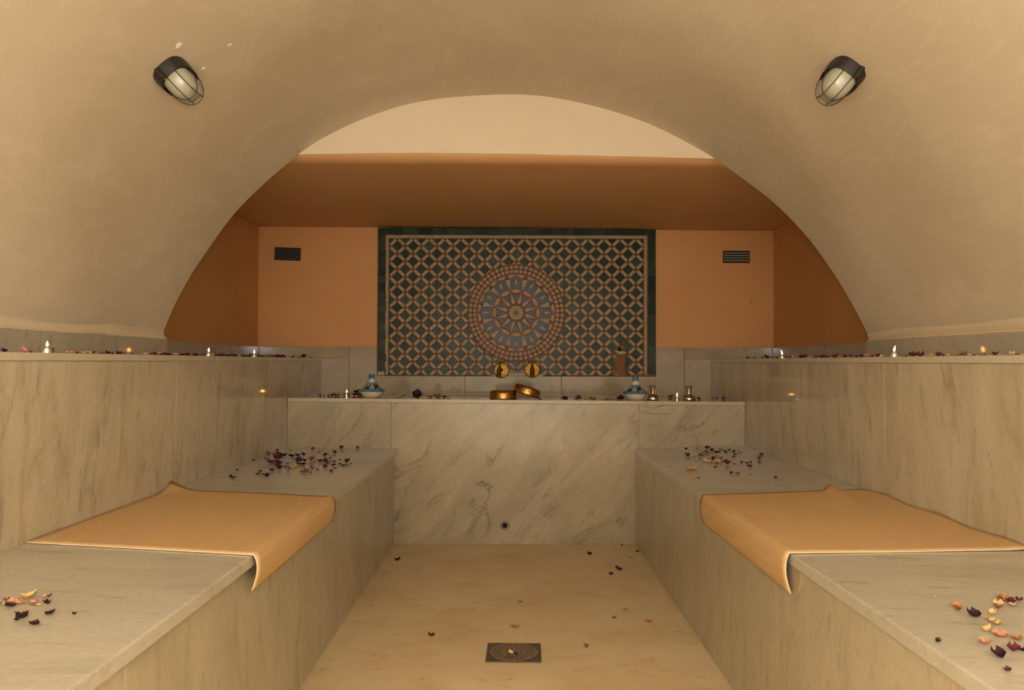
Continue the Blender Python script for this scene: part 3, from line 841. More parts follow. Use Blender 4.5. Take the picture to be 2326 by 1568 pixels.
# ================================================================ TAPS, VENTS, LAMPS
def tap(x, z, lean, label):
    t = empty('wall_tap', (x, E-.014, z), label=label, cat='tap', group='brass taps over the basin')
    # embossed flange
    seg, v, f = 64, [], []
    prof = [(.0, .004), (.012, .004), (.018, .006), (.022, .0045), (.034, .0085), (.043, .0055), (.049, .0035), (.052, .001), (.052, -.002)]
    for i, (r, y) in enumerate(prof):
        for k in range(seg):
            a = 2*pi*k/seg; rr = r*(1+(.022*cos(12*a) if i >= 6 else 0)); yy = y+(.0030*cos(12*a+(pi if i == 4 else 0)) if i in (4, 5) else 0)
            v.append((rr*cos(a), -yy, rr*sin(a)))
    for i in range(len(prof)-1):
        for k in range(seg):
            k2 = (k+1) % seg; f.append((i*seg+k, i*seg+k2, (i+1)*seg+k2, (i+1)*seg+k))
    link('flange', mesh('flange', v, f), M['brass'], t, smooth=True)
    tube('inlet', [(0, 0, .004), (lean*.2, -.02, .004), (lean*.5, -.034, .002)], .012, M['brass_dark'], t, 14)
    # body and spout: a bottle shape hanging forward and down
    px_ = [(lean*.55, -.040, .034), (lean*.62, -.040, .022), (lean*.72, -.041, .010), (lean*.85, -.043, -.004), (lean*.95, -.047, -.018), (lean, -.052, -.032), (lean, -.054, -.038), (lean, -.0545, -.041)]
    tube('spout', px_, [.0062, .0085, .0128, .0150, .0142, .0136, .0150, .0148], M['brass_dark'], t, 18)
    tube('stem', [(lean*.52, -.040, .030), (lean*.5, -.040, .050), (lean*.5, -.040, .066)], [.0052, .0042, .0040], M['brass_dark'], t, 12)
    hx = lean*.5
    v1, f1 = tube_geo([(hx-.0265, -.040, .067), (hx-.020, -.040, .0672), (hx-.006, -.040, .067), (hx+.006, -.040, .067), (hx+.020, -.040, .0672), (hx+.0265, -.040, .067)], [.0050, .0046, .0030, .0030, .0046, .0050], 10)
    v2, f2 = lathe([(.0045, .058), (.0072, .062), (.0075, .070), (.005, .0745), (.001, .0755)], 14)
    v2 = [(a+hx, b-.040, c) for a, b, c in v2]
    v, f = join_geo([(v1, f1), (v2, f2)]); link('handle', mesh('handle', v, f), M['brass'], t, smooth=True)
    return t
tap(-.070, .951, -.0165, 'left brass wall tap above the basin with embossed round flange')
tap(.130, .954, -.001, 'right brass wall tap above the basin with embossed round flange')

def vent(name, x0, x1, z0, z1, mf, ms, nsl, label, deep):
    cx, cz = (x0+x1)/2, (z0+z1)/2; w, h = (x1-x0)/2, (z1-z0)/2
    t = empty(name, (cx, E+.012, cz), label=label, cat='vent')
    link('backing', boxes_mesh('backing', [(-w, w, -.004, .004, -h, h)]), M['black'], t)
    fr = link('frame', boxes_mesh('frame', [(-w, -w+.005, -.014, .002, -h, h), (w-.005, w, -.014, .002, -h, h), (-w, w, -.014, .002, h-.004, h), (-w, w, -.014, .002, -h, -h+.005)]), mf, t)
    for k in range(nsl):
        z = -h+.006+(2*h-.012)*(k+.5)/nsl; q = (2*h-.012)/nsl
        if deep: b = [(-w+.004, w-.004, -.012, -.0105, z-.0016, z+.0016)]
        else: b = [(-w+.004, w-.004, -.0125, -.004, z-q*.30, z+q*.32)]
        s = link('slat', boxes_mesh('slat', b), ms, t)
        if not deep:
            s.rotation_euler = (radians(0), 0, 0)
    return t
vent('wall_vent', -1.551, -1.383, 1.666, 1.748, M['vent_dark'], M['vent'], 5, 'black louvred vent on the peach wall left of the mosaic', True).rotation_euler = (0, radians(2.2), 0)
vent('wall_vent', 1.374, 1.545, 1.657, 1.735, M['vent_dark'], M['vent'], 4, 'grey slatted vent on the peach wall right of the mosaic', False)

def lamp(side, x, y, label):
    p, n, t = vault_frame(side, x)
    L = empty('bulkhead_lamp', (p.x, y, p.z), label=label, cat='lamp', group='caged bulkhead lamps on the vault')
    # local frame: Y along the vault, X across it, Z out of the plaster
    L.rotation_euler = Matrix((t, Vector((0, 1, 0)), n)).transposed().to_euler()
    if Matrix((t, Vector((0, 1, 0)), n)).determinant() < 0:
        t = -t; L.rotation_euler = Matrix((t, Vector((0, 1, 0)), n)).transposed().to_euler()
    w, l = .051, .076
    def stadium(a, b, k=40):
        out = []
        for i in range(k):
            g = 2*pi*i/k; e = .74
            c, s = cos(g), sin(g)
            out.append((a*math.copysign(abs(c)**e, c), b*math.copysign(abs(s)**e, s)))
        return out
    def loft(rings):
        v, f = [], []; K = len(rings[0])
        for r in rings: v += r
        for i in range(len(rings)-1):
            for k in range(K):
                k2 = (k+1) % K; f.append((i*K+k, i*K+k2, (i+1)*K+k2, (i+1)*K+k))
        f.append(tuple((len(rings)-1)*K+k for k in range(K)))
        return v, f
    def ring(a, b, z): return [(x_, y_, z) for x_, y_ in stadium(a, b)]
    HB_, HG = .034, .058
    v, f = loft([ring(w, l, -.006), ring(w, l, .004), ring(w*.985, l*.985, .012), ring(w*.97, l*.97, HB_-.004), ring(w*.95, l*.96, HB_), ring(w*.87, l*.90, HB_), ring(w*.85, l*.88, HB_-.006), ring(w*.83, l*.86, HB_-.014)])
    o = link('housing', mesh('housing', v, f), M['lamp_black'], L, smooth=True); o.modifiers.new('split', 'EDGE_SPLIT').split_angle = radians(40)
    gr = [ring(w*.81, l*.85, HB_-.016)]
    for k in range(0, 10):
        a = (pi/2)*k/9; gr.append(ring(max(w*.81*cos(a)**.50, .0004), max(l*.85*cos(a)**.55, .0004), HB_-.012+(HG+.010)*sin(a)))
    v, f = loft(gr); link('glass', mesh('glass', v, f), M['frosted'], L, smooth=True)
    # boss with a brass screw at either end
    dn = -1 if L.matrix_basis.to_3x3().col[0].z > 0 else 1          # the side nearer the ground
    for s, dx in ((-1, dn*w*.42), (1, -dn*w*.42)):
        b = lathe_obj('screw_boss', [(.0075, .0), (.0072, HB_+.001), (.0055, HB_+.002)], M['lamp_black'], L, 16, (dx, s*l*.97, 0))
        lathe_obj('screw', [(.0036, 0), (.0036, .0022), (.002, .003)], M['brass'], b, 10, (0, 0, HB_+.0015))
    # wire guard: two long wires, two cross hoops
    top = HB_+HG+.004
    for k in (-1, 1):
        pts = []
        for i in range(21):
            u = -1+2*i/20; pts.append((k*w*.30, u*l*.92, HB_-.006+(top-HB_+.006)*(max(0, 1-abs(u)**2.6))**.6))
        tube('cage_wire', pts, .0013, M['wire'], L, 6)
    for q in (-.22, .42):
        pts = []
        for i in range(21):
            u = -1+2*i/20; pts.append((u*w*.90, q*l, HB_-.006+(top-HB_+.0065)*(max(0, 1-abs(u)**2.4))**.6))
        tube('cage_wire', pts, .0013, M['wire'], L, 6)
    return L
lamp(-1, -.965, 2.375, 'black oval caged bulkhead lamp on the left side of the vault')
lamp(1, .932, 2.32, 'black oval caged bulkhead lamp on the right side of the vault')

# ================================================================ MATS
def bench_mat(side, fn, xw, xe, yn_w, yn_e, yf_w, yf_e, drop, bumpf, label):
    NU, ND, NV = 26, 14, 30
    v = []
    prof_dir = -side                      # towards the aisle
    for j in range(NV+1):
        t = j/NV
        for i in range(NU+ND+1):
            if i <= NU:
                s = i/NU; x = xw+(xe-xw)*s
                y = (yn_w+(yn_e-yn_w)*s)*(1-t)+(yf_w+(yf_e-yf_w)*s)*t
                z = fn(x, y)+.0032+bumpf(s, t)
                if s > .96: z -= .0
            else:
                q = (i-NU)/ND
                y = yn_e*(1-t)+yf_e*t
                z0 = fn(xe, y)+.0032
                d = drop
                # rolls over the edge, bulges out and curls back to the bench face
                bul = .004*sin(pi*min(1, q))
                x = xe+prof_dir*(bul+.005*min(1, q*4)-.026*max(0, q-.5)**1.6)
                z = z0-d*(q**1.2)
            v.append((x, y, z))
    R = NU+ND+1; f = []
    for j in range(NV):
        for i in range(NU+ND):
            a = j*R+i; q = (a, a+1, a+R+1, a+R)
            f.append(q if side < 0 else q[::-1])
    o = link('bench_mat', mesh('bench_mat', v, f), [M['mat_top'], M['mat_under'], M['mat_rim']], smooth=True)
    m = o.modifiers.new('solid', 'SOLIDIFY'); m.thickness = .0026; m.offset = -1; m.material_offset = 1; m.material_offset_rim = 2
    return tag(o, label, 'mat', 'tan mats over the lower benches')
def bumpL(s, t):
    c = max(0, 1-math.hypot((s-.0)/.16, (t-1)/.14)); return .030*c**1.5+.0006*(1+sin(9*s+3)*sin(7*t))
def bumpR(s, t):
    r = math.exp(-((s-.22-.18*(1-t))/.035)**2)*max(0, (t-.62)/.38)**1.2*.024
    r += math.exp(-((s-.36-.1*(1-t))/.06)**2)*max(0, 1-abs(t-.80)/.20)*.011
    r += .007*max(0, 1-s/.10)*(1+sin(17*t))*.5
    return r+.0006*(1+sin(8*s)*sin(6*t+1))
bench_mat(-1, z_left, -1.2415, -.624, 2.140, 2.034, 3.055, 2.930, .088, bumpL, 'tan vinyl mat on the left lower bench hanging over its edge')
bench_mat(1, z_right, 1.2885, .670, 2.082, 2.030, 3.050, 2.950, .100, bumpR, 'tan vinyl mat on the right lower bench, rippled at its far end')

# ================================================================ THINGS ON THE COUNTER
def tagine(x, y, label):
    t = empty('tagine', (x, y, z_counter(x)+.0006), (0, 0, radians(rt.uniform(-20, 20))), label, 'tagine', 'small painted tagines on the counter')
    lathe_obj('dish', [(.046, 0), (.050, .002), (.058, .014), (.064, .024), (.068, .029), (.069, .032), (.066, .0335), (.058, .032)], M['cer_white'], t, 48)
    prof = [(.0655, .0335), (.071, .0345), (.0735, .037), (.072, .0405), (.066, .0435), (.057, .0475)]
    body = [(.057-(.057-.0275)*k/18, .0475+.034*(k/18)**1.08-.004*sin(pi*k/18)) for k in range(1, 19)]
    tail = [(.0268, .0825), (.0262, .085), (.021, .092), (.0155, .101), (.0125, .107), (.012, .109)]
    P = prof+body+tail; seg = 96
    v, f = lathe(P, seg)
    o = link('lid', mesh('lid', v, f), [M['cer_white'], M['cer_blue'], M['cer_navy'], M['cer_red'], M['cer_teal']], t, smooth=True)
    mi = []
    for i in range(len(P)-1):
        for k in range(seg):
            a = (k+.5)/seg*6 % 1; h = (i+.5-5)/18
            if i < 5: c = 1 if i < 4 else 4
            elif h < 0 or i >= 24: c = 0 if i > 24 else 1
            elif h > .93: c = 1
            elif h > .86: c = 4
            else:
                g = (int((k+.5)/seg*6)) % 2
                dx, dz = (a-.5)*2, (h-.42)*1.9
                d = math.hypot(dx, dz); c = 2
                if g == 0:
                    c = 3 if d < .24 else 0 if d < .42 else 1 if d < .58 else 0 if d < .68 else 2
                else:
                    wv = dz-.9*sin(2.6*dx); c = 0 if abs(wv) < .16 else 3 if .16 < wv < .55 else 4 if -.5 < wv < -.3 else 2
            mi.append(c)
    mi += [0, 0]
    o.data.polygons.foreach_set('material_index', mi)
    k = lathe_obj('knob', [(.0125, .106), (.0165, .108), (.0175, .1105), (.0172, .127), (.0182, .1295), (.018, .131), (.012, .1325), (.001, .133)], M['cer_blue'], o, 32)
    return t
tagine(-.805, 4.80, 'small blue painted tagine on the counter left of the basin')
tagine(.704, 4.775, 'small blue painted tagine on the counter beside the steel flasks')

def flask(x, y, label):
    t = empty('flask', (x, y, z_counter(x)), (0, 0, 0), label, 'flask', 'steel flasks on the counter')
    lathe_obj('body', [(.030, 0), (.0355, .001), (.0372, .004), (.0372, .012), (.0362, .019), (.032, .027), (.025, .033), (.017, .0365), (.0125, .0375)], M['steel'], t, 40)
    lathe_obj('neck', [(.0125, .036), (.0128, .042), (.0140, .056), (.0168, .072), (.0192, .081), (.0200, .0825), (.0186, .083), (.0150, .0795), (.010, .074)], M['steel'], t, 40)
    return t
flask(.788, 4.685, 'steel flask with flared neck right beside the right tagine')
flask(.991, 4.690, 'steel flask with flared neck right of the counter candle')

def bowl(loc, rot, label):
    t = empty('brass_bowl', loc, rot, label, 'bowl', 'brass hammam bowls on the counter')
    # turned upside down: open side on the counter, flat bottom up
    prof = [(.0725, .0015), (.0745, .0), (.0762, .0015), (.0765, .006), (.0755, .020), (.0748, .034), (.0715, .042), (.064, .0462), (.052, .0472), (.001, .0474)]
    seg = 72; v, f = lathe(prof, seg)
    o = link('shell', mesh('shell', v, f[:-2]+f[-1:]), M['brass_bowl'], t, smooth=True)
    so = o.modifiers.new('solid', 'SOLIDIFY'); so.thickness = .0014; so.offset = -1
    geo = []
    for k in range(24):
        a = 2*pi*k/24+.13; vv, ff = lathe([(.0026, 0), (.0024, .0011), (.0012, .0017), (.0004, .0018)], 8)
        R = Matrix.Rotation(a, 4, 'Z') @ Matrix.Translation((.0747, 0, .024)) @ Matrix.Rotation(pi/2, 4, 'Y')
        geo.append(([R @ Vector(q) for q in vv], ff))
    v, f = join_geo(geo); tag(link('stud_row', mesh('stud_row', v, f), M['brass'], t, smooth=True), kind='stuff')
    geo = []
    for k in range(90):
        a = 2*pi*k/90; vv, ff = boxes_mesh_geo(-.0006, .0006, -.0016, .0016, -.0022, .0022)
        R = Matrix.Rotation(a, 4, 'Z') @ Matrix.Translation((.0760, 0, .0125))
        geo.append(([R @ Vector(q) for q in vv], ff))
    v, f = join_geo(geo); tag(link('chased_band', mesh('chased_band', v, f), M['brass_dark'], t), kind='stuff')
    return t
def boxes_mesh_geo(x0, x1, y0, y1, z0, z1):
    q = [(x0, y0), (x1, y0), (x1, y1), (x0, y1)]
    return [(x, y, z0) for x, y in q]+[(x, y, z1) for x, y in q], [(3, 2, 1, 0), (4, 5, 6, 7)]+[(i, (i+1) % 4, 4+(i+1) % 4, 4+i) for i in range(4)]
YB = 4.72
bowl((-.050, YB, z_counter(-.05)+.0005), (0, 0, .4), 'brass bowl turned upside down flat on the counter edge')
tl = radians(18)
bowl((.078, YB+.004, z_counter(.08)+.0242), (0, tl, .2), 'brass bowl leaning tilted against the other bowl')

def candle(x, y, z, low, label, fh=.013, lean=0.0):
    t = empty('tealight', (x, y, z), (0, 0, 0), label, 'candle', 'lit tealights')
    H = .0155
    lathe_obj('cup', [(.0185, 0), (.0190, .0006), (.0192, H-.001), (.0196, H), (.0186, H), (.0184, H-.003), (.001, H-.003)], M['alu'], t, 28)
    lathe_obj('wax', [(.0183, H-.0035), (.0182, H-.0025), (.010, H-.0032), (.001, H-.0034)], M['wax'], t, 24)
    tube('wick', [(0, 0, H-.004), (.0002, 0, H+.001), (.0008, 0, H+.004)], .0006, M['wick'], t, 6)
    pr = [(.0005, 0), (.0022, .0016), (.0036, .0045), (.0037, .0070), (.0028, .0105), (.0015, .0140), (.0003, .0172)]
    v, f = lathe([(r, q*fh/.0130) for r, q in pr], 16); v = [(a+lean*c*c*30, b, c) for a, b, c in v]
    o = link('flame', mesh('flame', v, f), M['flame'], t, smooth=True); o.location = (.0006, 0, H+.0022)
    return t
for x, y, lab, ln, fh in ((-1.285, 2.308, 'lit tealight nearest the camera on the left ledge', 0, .0115), (-1.285, 3.537, 'lit tealight on the left ledge in the middle of its petals', 0, .0130), (-1.285, 4.161, 'lit tealight farthest along the left ledge', 0, .0130),
                          (1.335, 4.136, 'lit tealight farther along the right ledge', -.35, .0175), (1.335, 2.923, 'lit tealight nearer the camera on the right ledge', .3, .0165)):
    candle(x, y, ZU, False, lab, fh, ln)
candle(-.993, 5.02, z_counter(-.993), True, 'lit tealight on the counter left of the left tagine', .0125)
candle(.958, 4.86, z_counter(.958), True, 'lit tealight on the counter between the two steel flasks', .0160)

# ================================================================ PETALS
PETALS = {
 'left_bench': '''-1.244,4.435,0.5328,0.025,d -1.25,4.357,0.5331,0.015,d -1.173,4.435,0.5321,0.015,b -1.074,4.518,0.5308,0.024,b -1.015,4.401,0.5307,0.027,o -1.024,4.575,0.5301,0.009,o -0.949,4.442,0.5299,0.015,r -0.937,4.599,0.5292,0.028,b -0.9,4.44,0.5294,0.017,y -0.852,4.614,0.5283,0.02,b -0.92,4.346,0.53,0.023,d -1.057,4.242,0.5317,0.024,d -0.947,4.236,0.5306,0.024,d -0.942,4.278,0.5304,0.018,o -1.131,4.048,0.5332,0.046,b,R -1.141,4.188,0.5327,0.028,d -1.221,4.197,0.5335,0.032,r -1.244,4.213,0.5336,0.012,y -1.197,4.068,0.5337,0.012,d -1.223,3.965,0.5344,0.019,d -1.22,3.839,0.5348,0.02,y -1.091,4.158,0.5324,0.04,d -1.069,4.178,0.5321,0.024,d -1.004,3.946,0.5323,0.043,b,R -0.98,3.965,0.532,0.021,d -0.959,4.017,0.5316,0.032,r -0.886,4.093,0.5306,0.014,d -0.878,3.944,0.5311,0.032,b,R -0.907,3.957,0.5313,0.026,d -0.828,4.041,0.5302,0.012,d -0.777,3.955,0.5301,0.028,d -0.745,3.879,0.5301,0.013,d -1.117,3.871,0.5337,0.031,b -1.091,3.889,0.5334,0.03,d -1.073,3.901,0.5332,0.017,d -1.064,3.8,0.5335,0.029,b -1.164,3.882,0.5341,0.011,y -1.032,3.855,0.5329,0.017,d -1.057,4.074,0.5324,0.012,y -0.994,3.823,0.5327,0.02,y -0.968,3.751,0.5327,0.025,y -0.968,3.703,0.5329,0.019,p -0.984,3.692,0.5331,0.019,b -1.025,3.688,0.5335,0.032,d -1.013,3.741,0.5332,0.021,d -1.107,3.743,0.5341,0.016,p -1.11,3.688,0.5343,0.019,o -1.073,3.574,0.5344,0.022,d -1.057,3.493,0.5346,0.022,d -1.034,3.483,0.5344,0.012,d -1.001,3.429,0.5343,0.024,d -1.038,3.618,0.5339,0.021,d -1.185,3.617,0.5354,0.015,d -1.148,3.423,0.5357,0.018,d -1.123,3.37,0.5357,0.024,d -0.96,3.847,0.5323,0.022,d -0.989,3.869,0.5325,0.015,b -0.876,3.567,0.5325,0.031,r,R -0.901,3.586,0.5327,0.012,d -0.855,3.556,0.5324,0.012,d -0.885,3.711,0.5321,0.019,d -0.902,3.773,0.532,0.014,b -0.849,3.659,0.5319,0.014,b -0.912,3.877,0.5317,0.013,y -0.884,3.819,0.5316,0.016,y -0.922,3.917,0.5316,0.013,d -0.854,3.889,0.5311,0.018,d -0.856,3.946,0.5309,0.009,d -0.834,3.939,0.5307,0.019,b -0.796,3.883,0.5305,0.018,d -0.768,3.816,0.5305,0.018,d -0.812,3.812,0.531,0.027,d -0.779,3.705,0.531,0.012,d -0.839,3.764,0.5314,0.027,d -0.779,3.611,0.5314,0.019,d -0.673,3.358,0.5314,0.016,y''',
 'right_bench': '''0.841,4.567,0.5343,0.008,d 0.935,4.498,0.5375,0.019,d 0.998,4.522,0.5394,0.011,o 0.907,4.337,0.5371,0.031,y 0.881,4.194,0.5368,0.022,d 1.05,4.499,0.5411,0.026,d 1.059,4.432,0.5414,0.019,b 1.017,4.403,0.5402,0.013,b 0.995,4.293,0.5397,0.018,b 1.03,4.345,0.5407,0.019,y 1.043,4.381,0.541,0.017,d 1.108,4.459,0.5429,0.013,d 1.079,4.36,0.5421,0.021,d 1.044,4.274,0.5411,0.028,d 1.107,4.372,0.5429,0.021,d 1.131,4.367,0.5436,0.017,b 1.106,4.327,0.5429,0.016,d 1.155,4.411,0.5443,0.008,o 1.163,4.378,0.5445,0.012,r 1.188,4.399,0.5453,0.01,b 1.138,4.3,0.5438,0.018,d 1.124,4.219,0.5434,0.018,d 1.156,4.255,0.5443,0.018,r 0.981,4.308,0.5393,0.016,d 0.945,4.205,0.5385,0.02,b 0.954,4.185,0.5388,0.014,b 0.902,4.143,0.5375,0.01,b 0.901,4.016,0.5379,0.011,d 0.869,3.947,0.5373,0.009,r 0.978,4.151,0.5395,0.014,d 0.958,4.089,0.5391,0.018,y 0.97,4.043,0.5395,0.019,d 0.954,3.99,0.5392,0.015,b 1.028,4.186,0.5408,0.024,y 1.02,4.084,0.5407,0.016,d 0.999,4.004,0.5403,0.017,b 1.043,4.079,0.5413,0.023,y 1.083,4.095,0.5423,0.016,d 0.915,3.971,0.5384,0.026,y 0.913,3.908,0.5385,0.03,y 0.94,3.919,0.5391,0.026,y 0.965,3.899,0.5397,0.026,y 0.98,3.906,0.54,0.011,d 0.945,3.862,0.5393,0.017,b 0.985,3.834,0.5403,0.035,b 1.016,3.839,0.5409,0.016,r 1.02,3.814,0.5411,0.007,b 1.058,3.862,0.5419,0.015,d 1.079,3.856,0.5423,0.018,d 1.089,3.893,0.5425,0.019,y 1.107,3.884,0.5429,0.013,b 1.057,3.722,0.542,0.021,b 1.207,4.08,0.5455,0.014,d 1.24,4.159,0.5465,0.02,d 1.179,4.004,0.5447,0.015,b 1.136,3.846,0.5436,0.016,b 1.209,4.183,0.5457,0.016,y 0.794,3.697,0.5367,0.028,y 0.803,3.667,0.537,0.028,y 0.768,3.617,0.5366,0.028,o 0.85,3.709,0.5378,0.014,y 0.901,3.71,0.5388,0.016,b 0.922,3.525,0.5397,0.018,d 0.942,3.497,0.5401,0.012,b 0.985,3.468,0.5409,0.008,b 0.995,3.43,0.5412,0.015,y 1.138,3.603,0.5436,0.009,y 1.058,3.366,0.5423,0.014,d 0.752,3.376,0.5375,0.01,d''',
 'near_left': '''-0.89,1.61,0.5402,0.015,d -0.909,1.547,0.5406,0.009,d -0.892,1.544,0.5405,0.01,r -0.885,1.519,0.5405,0.022,d -0.888,1.509,0.5406,0.008,d -0.841,1.484,0.5402,0.017,d -0.85,1.55,0.54,0.018,d -0.805,1.548,0.5396,0.009,d -0.914,1.609,0.5404,0.02,p,R -0.947,1.648,0.5406,0.031,y -0.942,1.608,0.5407,0.019,p,R -0.963,1.618,0.5409,0.015,p -0.95,1.592,0.5409,0.019,d -0.976,1.608,0.541,0.007,r -0.977,1.627,0.541,0.013,r -0.914,1.662,0.5402,0.01,b -0.919,1.655,0.5403,0.01,p -0.9,1.6,0.5403,0.01,y -0.967,1.601,0.541,0.008,y''',
 'near_right': '''0.84,1.588,0.5458,0.021,o 0.835,1.572,0.5459,0.011,r 0.841,1.529,0.546,0.024,d 0.959,1.639,0.5445,0.023,o,R 0.966,1.623,0.5445,0.019,b 0.987,1.636,0.5443,0.012,b 0.929,1.603,0.5449,0.024,y 0.918,1.585,0.545,0.013,r 0.955,1.603,0.5446,0.013,y 0.883,1.546,0.5455,0.013,y 0.857,1.517,0.5459,0.01,o 0.859,1.503,0.5459,0.01,y 0.854,1.485,0.546,0.02,y 0.816,1.443,0.5466,0.018,y 0.826,1.421,0.5466,0.022,p 0.844,1.404,0.5465,0.022,o 0.776,1.38,0.5474,0.02,p 0.803,1.346,0.5472,0.016,b 0.816,1.347,0.547,0.01,d 0.762,1.317,0.5479,0.025,d 0.738,1.253,0.5486,0.013,b 0.701,1.383,0.5483,0.009,d 0.833,1.654,0.5456,0.006,y''',
 'floor': '''-0.578,4.255,0,0.029,d 0.518,4.071,0,0.039,b 0.47,3.979,0,0.021,b 0.406,4.383,0,0.027,d 0.665,4.446,0,0.019,b 0.603,4.598,0,0.017,b 0.611,4.32,0,0.013,r 0.037,3.521,0,0.014,r -0.294,3.085,0,0.021,b 0.265,2.971,0,0.018,r 0.405,3.308,0,0.017,r 0.014,3.196,0,0.028,o 0.531,3.262,0,0.027,o 0.461,3.409,0,0.023,o -0.242,4.65,0,0.022,y''',
 'drain': '''-0.003,2.893,0.004,0.022,y 0.015,2.878,0.004,0.018,b -0.012,2.891,0.004,0.012,r''',
 'left_ledge': '''-1.271,2.091,1.0285,0.018,d -1.274,2.182,1.0285,0.021,p -1.275,2.214,1.0285,0.008,b -1.278,2.399,1.0285,0.014,p -1.274,2.414,1.0285,0.012,p -1.278,2.456,1.0285,0.013,d -1.257,2.455,1.0285,0.017,y -1.267,2.504,1.0285,0.019,y -1.278,2.515,1.0285,0.013,d -1.272,2.538,1.0285,0.013,d -1.277,2.567,1.0285,0.015,p -1.259,2.553,1.0285,0.015,r -1.267,2.592,1.0285,0.013,d -1.262,2.609,1.0285,0.018,d -1.269,2.652,1.0285,0.014,d -1.27,2.667,1.0285,0.018,p -1.257,2.669,1.0285,0.021,d -1.262,2.714,1.0285,0.019,r -1.263,2.779,1.0285,0.013,d -1.278,2.916,1.0285,0.023,y -1.274,2.948,1.0285,0.013,b -1.26,2.946,1.0285,0.015,d -1.275,3.01,1.0285,0.013,b -1.26,3.012,1.0285,0.006,b -1.271,3.069,1.0285,0.008,d -1.26,2.958,1.0285,0.012,b -1.274,3.008,1.0285,0.019,p -1.279,3.04,1.0285,0.013,d -1.271,3.055,1.0285,0.019,b -1.275,3.086,1.0285,0.02,d -1.259,3.074,1.0285,0.017,d -1.267,3.114,1.0285,0.02,p -1.26,3.128,1.0285,0.02,y -1.276,3.201,1.0285,0.014,r -1.263,3.194,1.0285,0.013,d -1.267,3.226,1.0285,0.012,b -1.28,3.284,1.0285,0.018,d -1.276,3.296,1.0285,0.019,b -1.279,3.33,1.0285,0.015,p -1.267,3.334,1.0285,0.017,d -1.268,3.364,1.0285,0.017,d -1.273,3.413,1.0285,0.013,r -1.268,3.438,1.0285,0.012,b -1.263,3.522,1.0285,0.022,y -1.266,3.554,1.0285,0.021,b -1.26,3.569,1.0285,0.019,d -1.265,3.609,1.0285,0.013,d -1.279,3.679,1.0285,0.024,b -1.279,3.708,1.0285,0.022,r -1.271,3.732,1.0285,0.024,d -1.268,3.758,1.0285,0.017,b -1.264,3.786,1.0285,0.022,d -1.259,3.799,1.0285,0.022,d -1.263,3.859,1.0285,0.024,y -1.275,3.925,1.0285,0.025,r -1.277,3.964,1.0285,0.018,b -1.265,3.973,1.0285,0.025,d -1.275,4.043,1.0285,0.026,d -1.275,4.18,1.0285,0.019,b -1.273,4.217,1.0285,0.017,b -1.272,4.252,1.0285,0.017,d -1.274,4.314,1.0285,0.029,r -1.265,4.324,1.0285,0.016,d -1.273,4.417,1.0285,0.023,b -1.263,4.433,1.0285,0.019,b -1.268,4.507,1.0285,0.027,d -1.274,4.585,1.0285,0.022,d -1.273,4.622,1.0285,0.029,b -1.263,4.631,1.0285,0.023,b -1.278,4.871,1.0285,0.022,d -1.272,4.996,1.0285,0.026,r -1.27,5.087,1.0285,0.031,d -1.257,5.209,1.0285,0.016,d''',
 'right_ledge': '''1.316,4.912,1.0285,0.009,o 1.309,4.753,1.0285,0.006,o 1.319,4.683,1.0285,0.021,d 1.314,4.601,1.0285,0.016,o 1.322,4.559,1.0285,0.02,r 1.318,4.485,1.0285,0.01,o 1.322,4.417,1.0285,0.02,r 1.311,4.306,1.0285,0.03,d 1.318,4.248,1.0285,0.023,r 1.32,4.166,1.0285,0.026,d 1.322,4.038,1.0285,0.014,b 1.311,3.951,1.0285,0.017,b 1.323,3.933,1.0285,0.024,y 1.323,3.829,1.0285,0.03,d 1.319,3.769,1.0285,0.023,b 1.326,3.731,1.0285,0.02,y 1.325,3.648,1.0285,0.019,b 1.315,3.543,1.0285,0.028,b 1.315,3.486,1.0285,0.022,b 1.307,3.384,1.0285,0.027,b 1.323,3.382,1.0285,0.018,y 1.325,3.324,1.0285,0.023,b 1.314,3.244,1.0285,0.017,b 1.319,3.203,1.0285,0.014,b 1.32,3.157,1.0285,0.017,b 1.32,3.164,1.0285,0.016,b 1.307,3.08,1.0285,0.024,o 1.321,3.067,1.0285,0.016,d 1.317,3.009,1.0285,0.023,b 1.319,2.987,1.0285,0.018,y 1.313,2.789,1.0285,0.014,b 1.318,2.751,1.0285,0.026,b 1.321,2.706,1.0285,0.025,b 1.318,2.635,1.0285,0.018,y 1.32,2.586,1.0285,0.022,b 1.304,2.531,1.0285,0.013,b 1.307,2.502,1.0285,0.017,y 1.313,2.47,1.0285,0.021,o 1.318,2.44,1.0285,0.023,r 1.308,2.392,1.0285,0.01,y 1.319,2.389,1.0285,0.008,b 1.318,2.358,1.0285,0.02,o 1.304,2.309,1.0285,0.012,r 1.314,2.275,1.0285,0.019,b 1.309,2.244,1.0285,0.011,y 1.305,2.18,1.0285,0.02,y 1.306,2.163,1.0285,0.011,r 1.311,2.149,1.0285,0.009,y''',
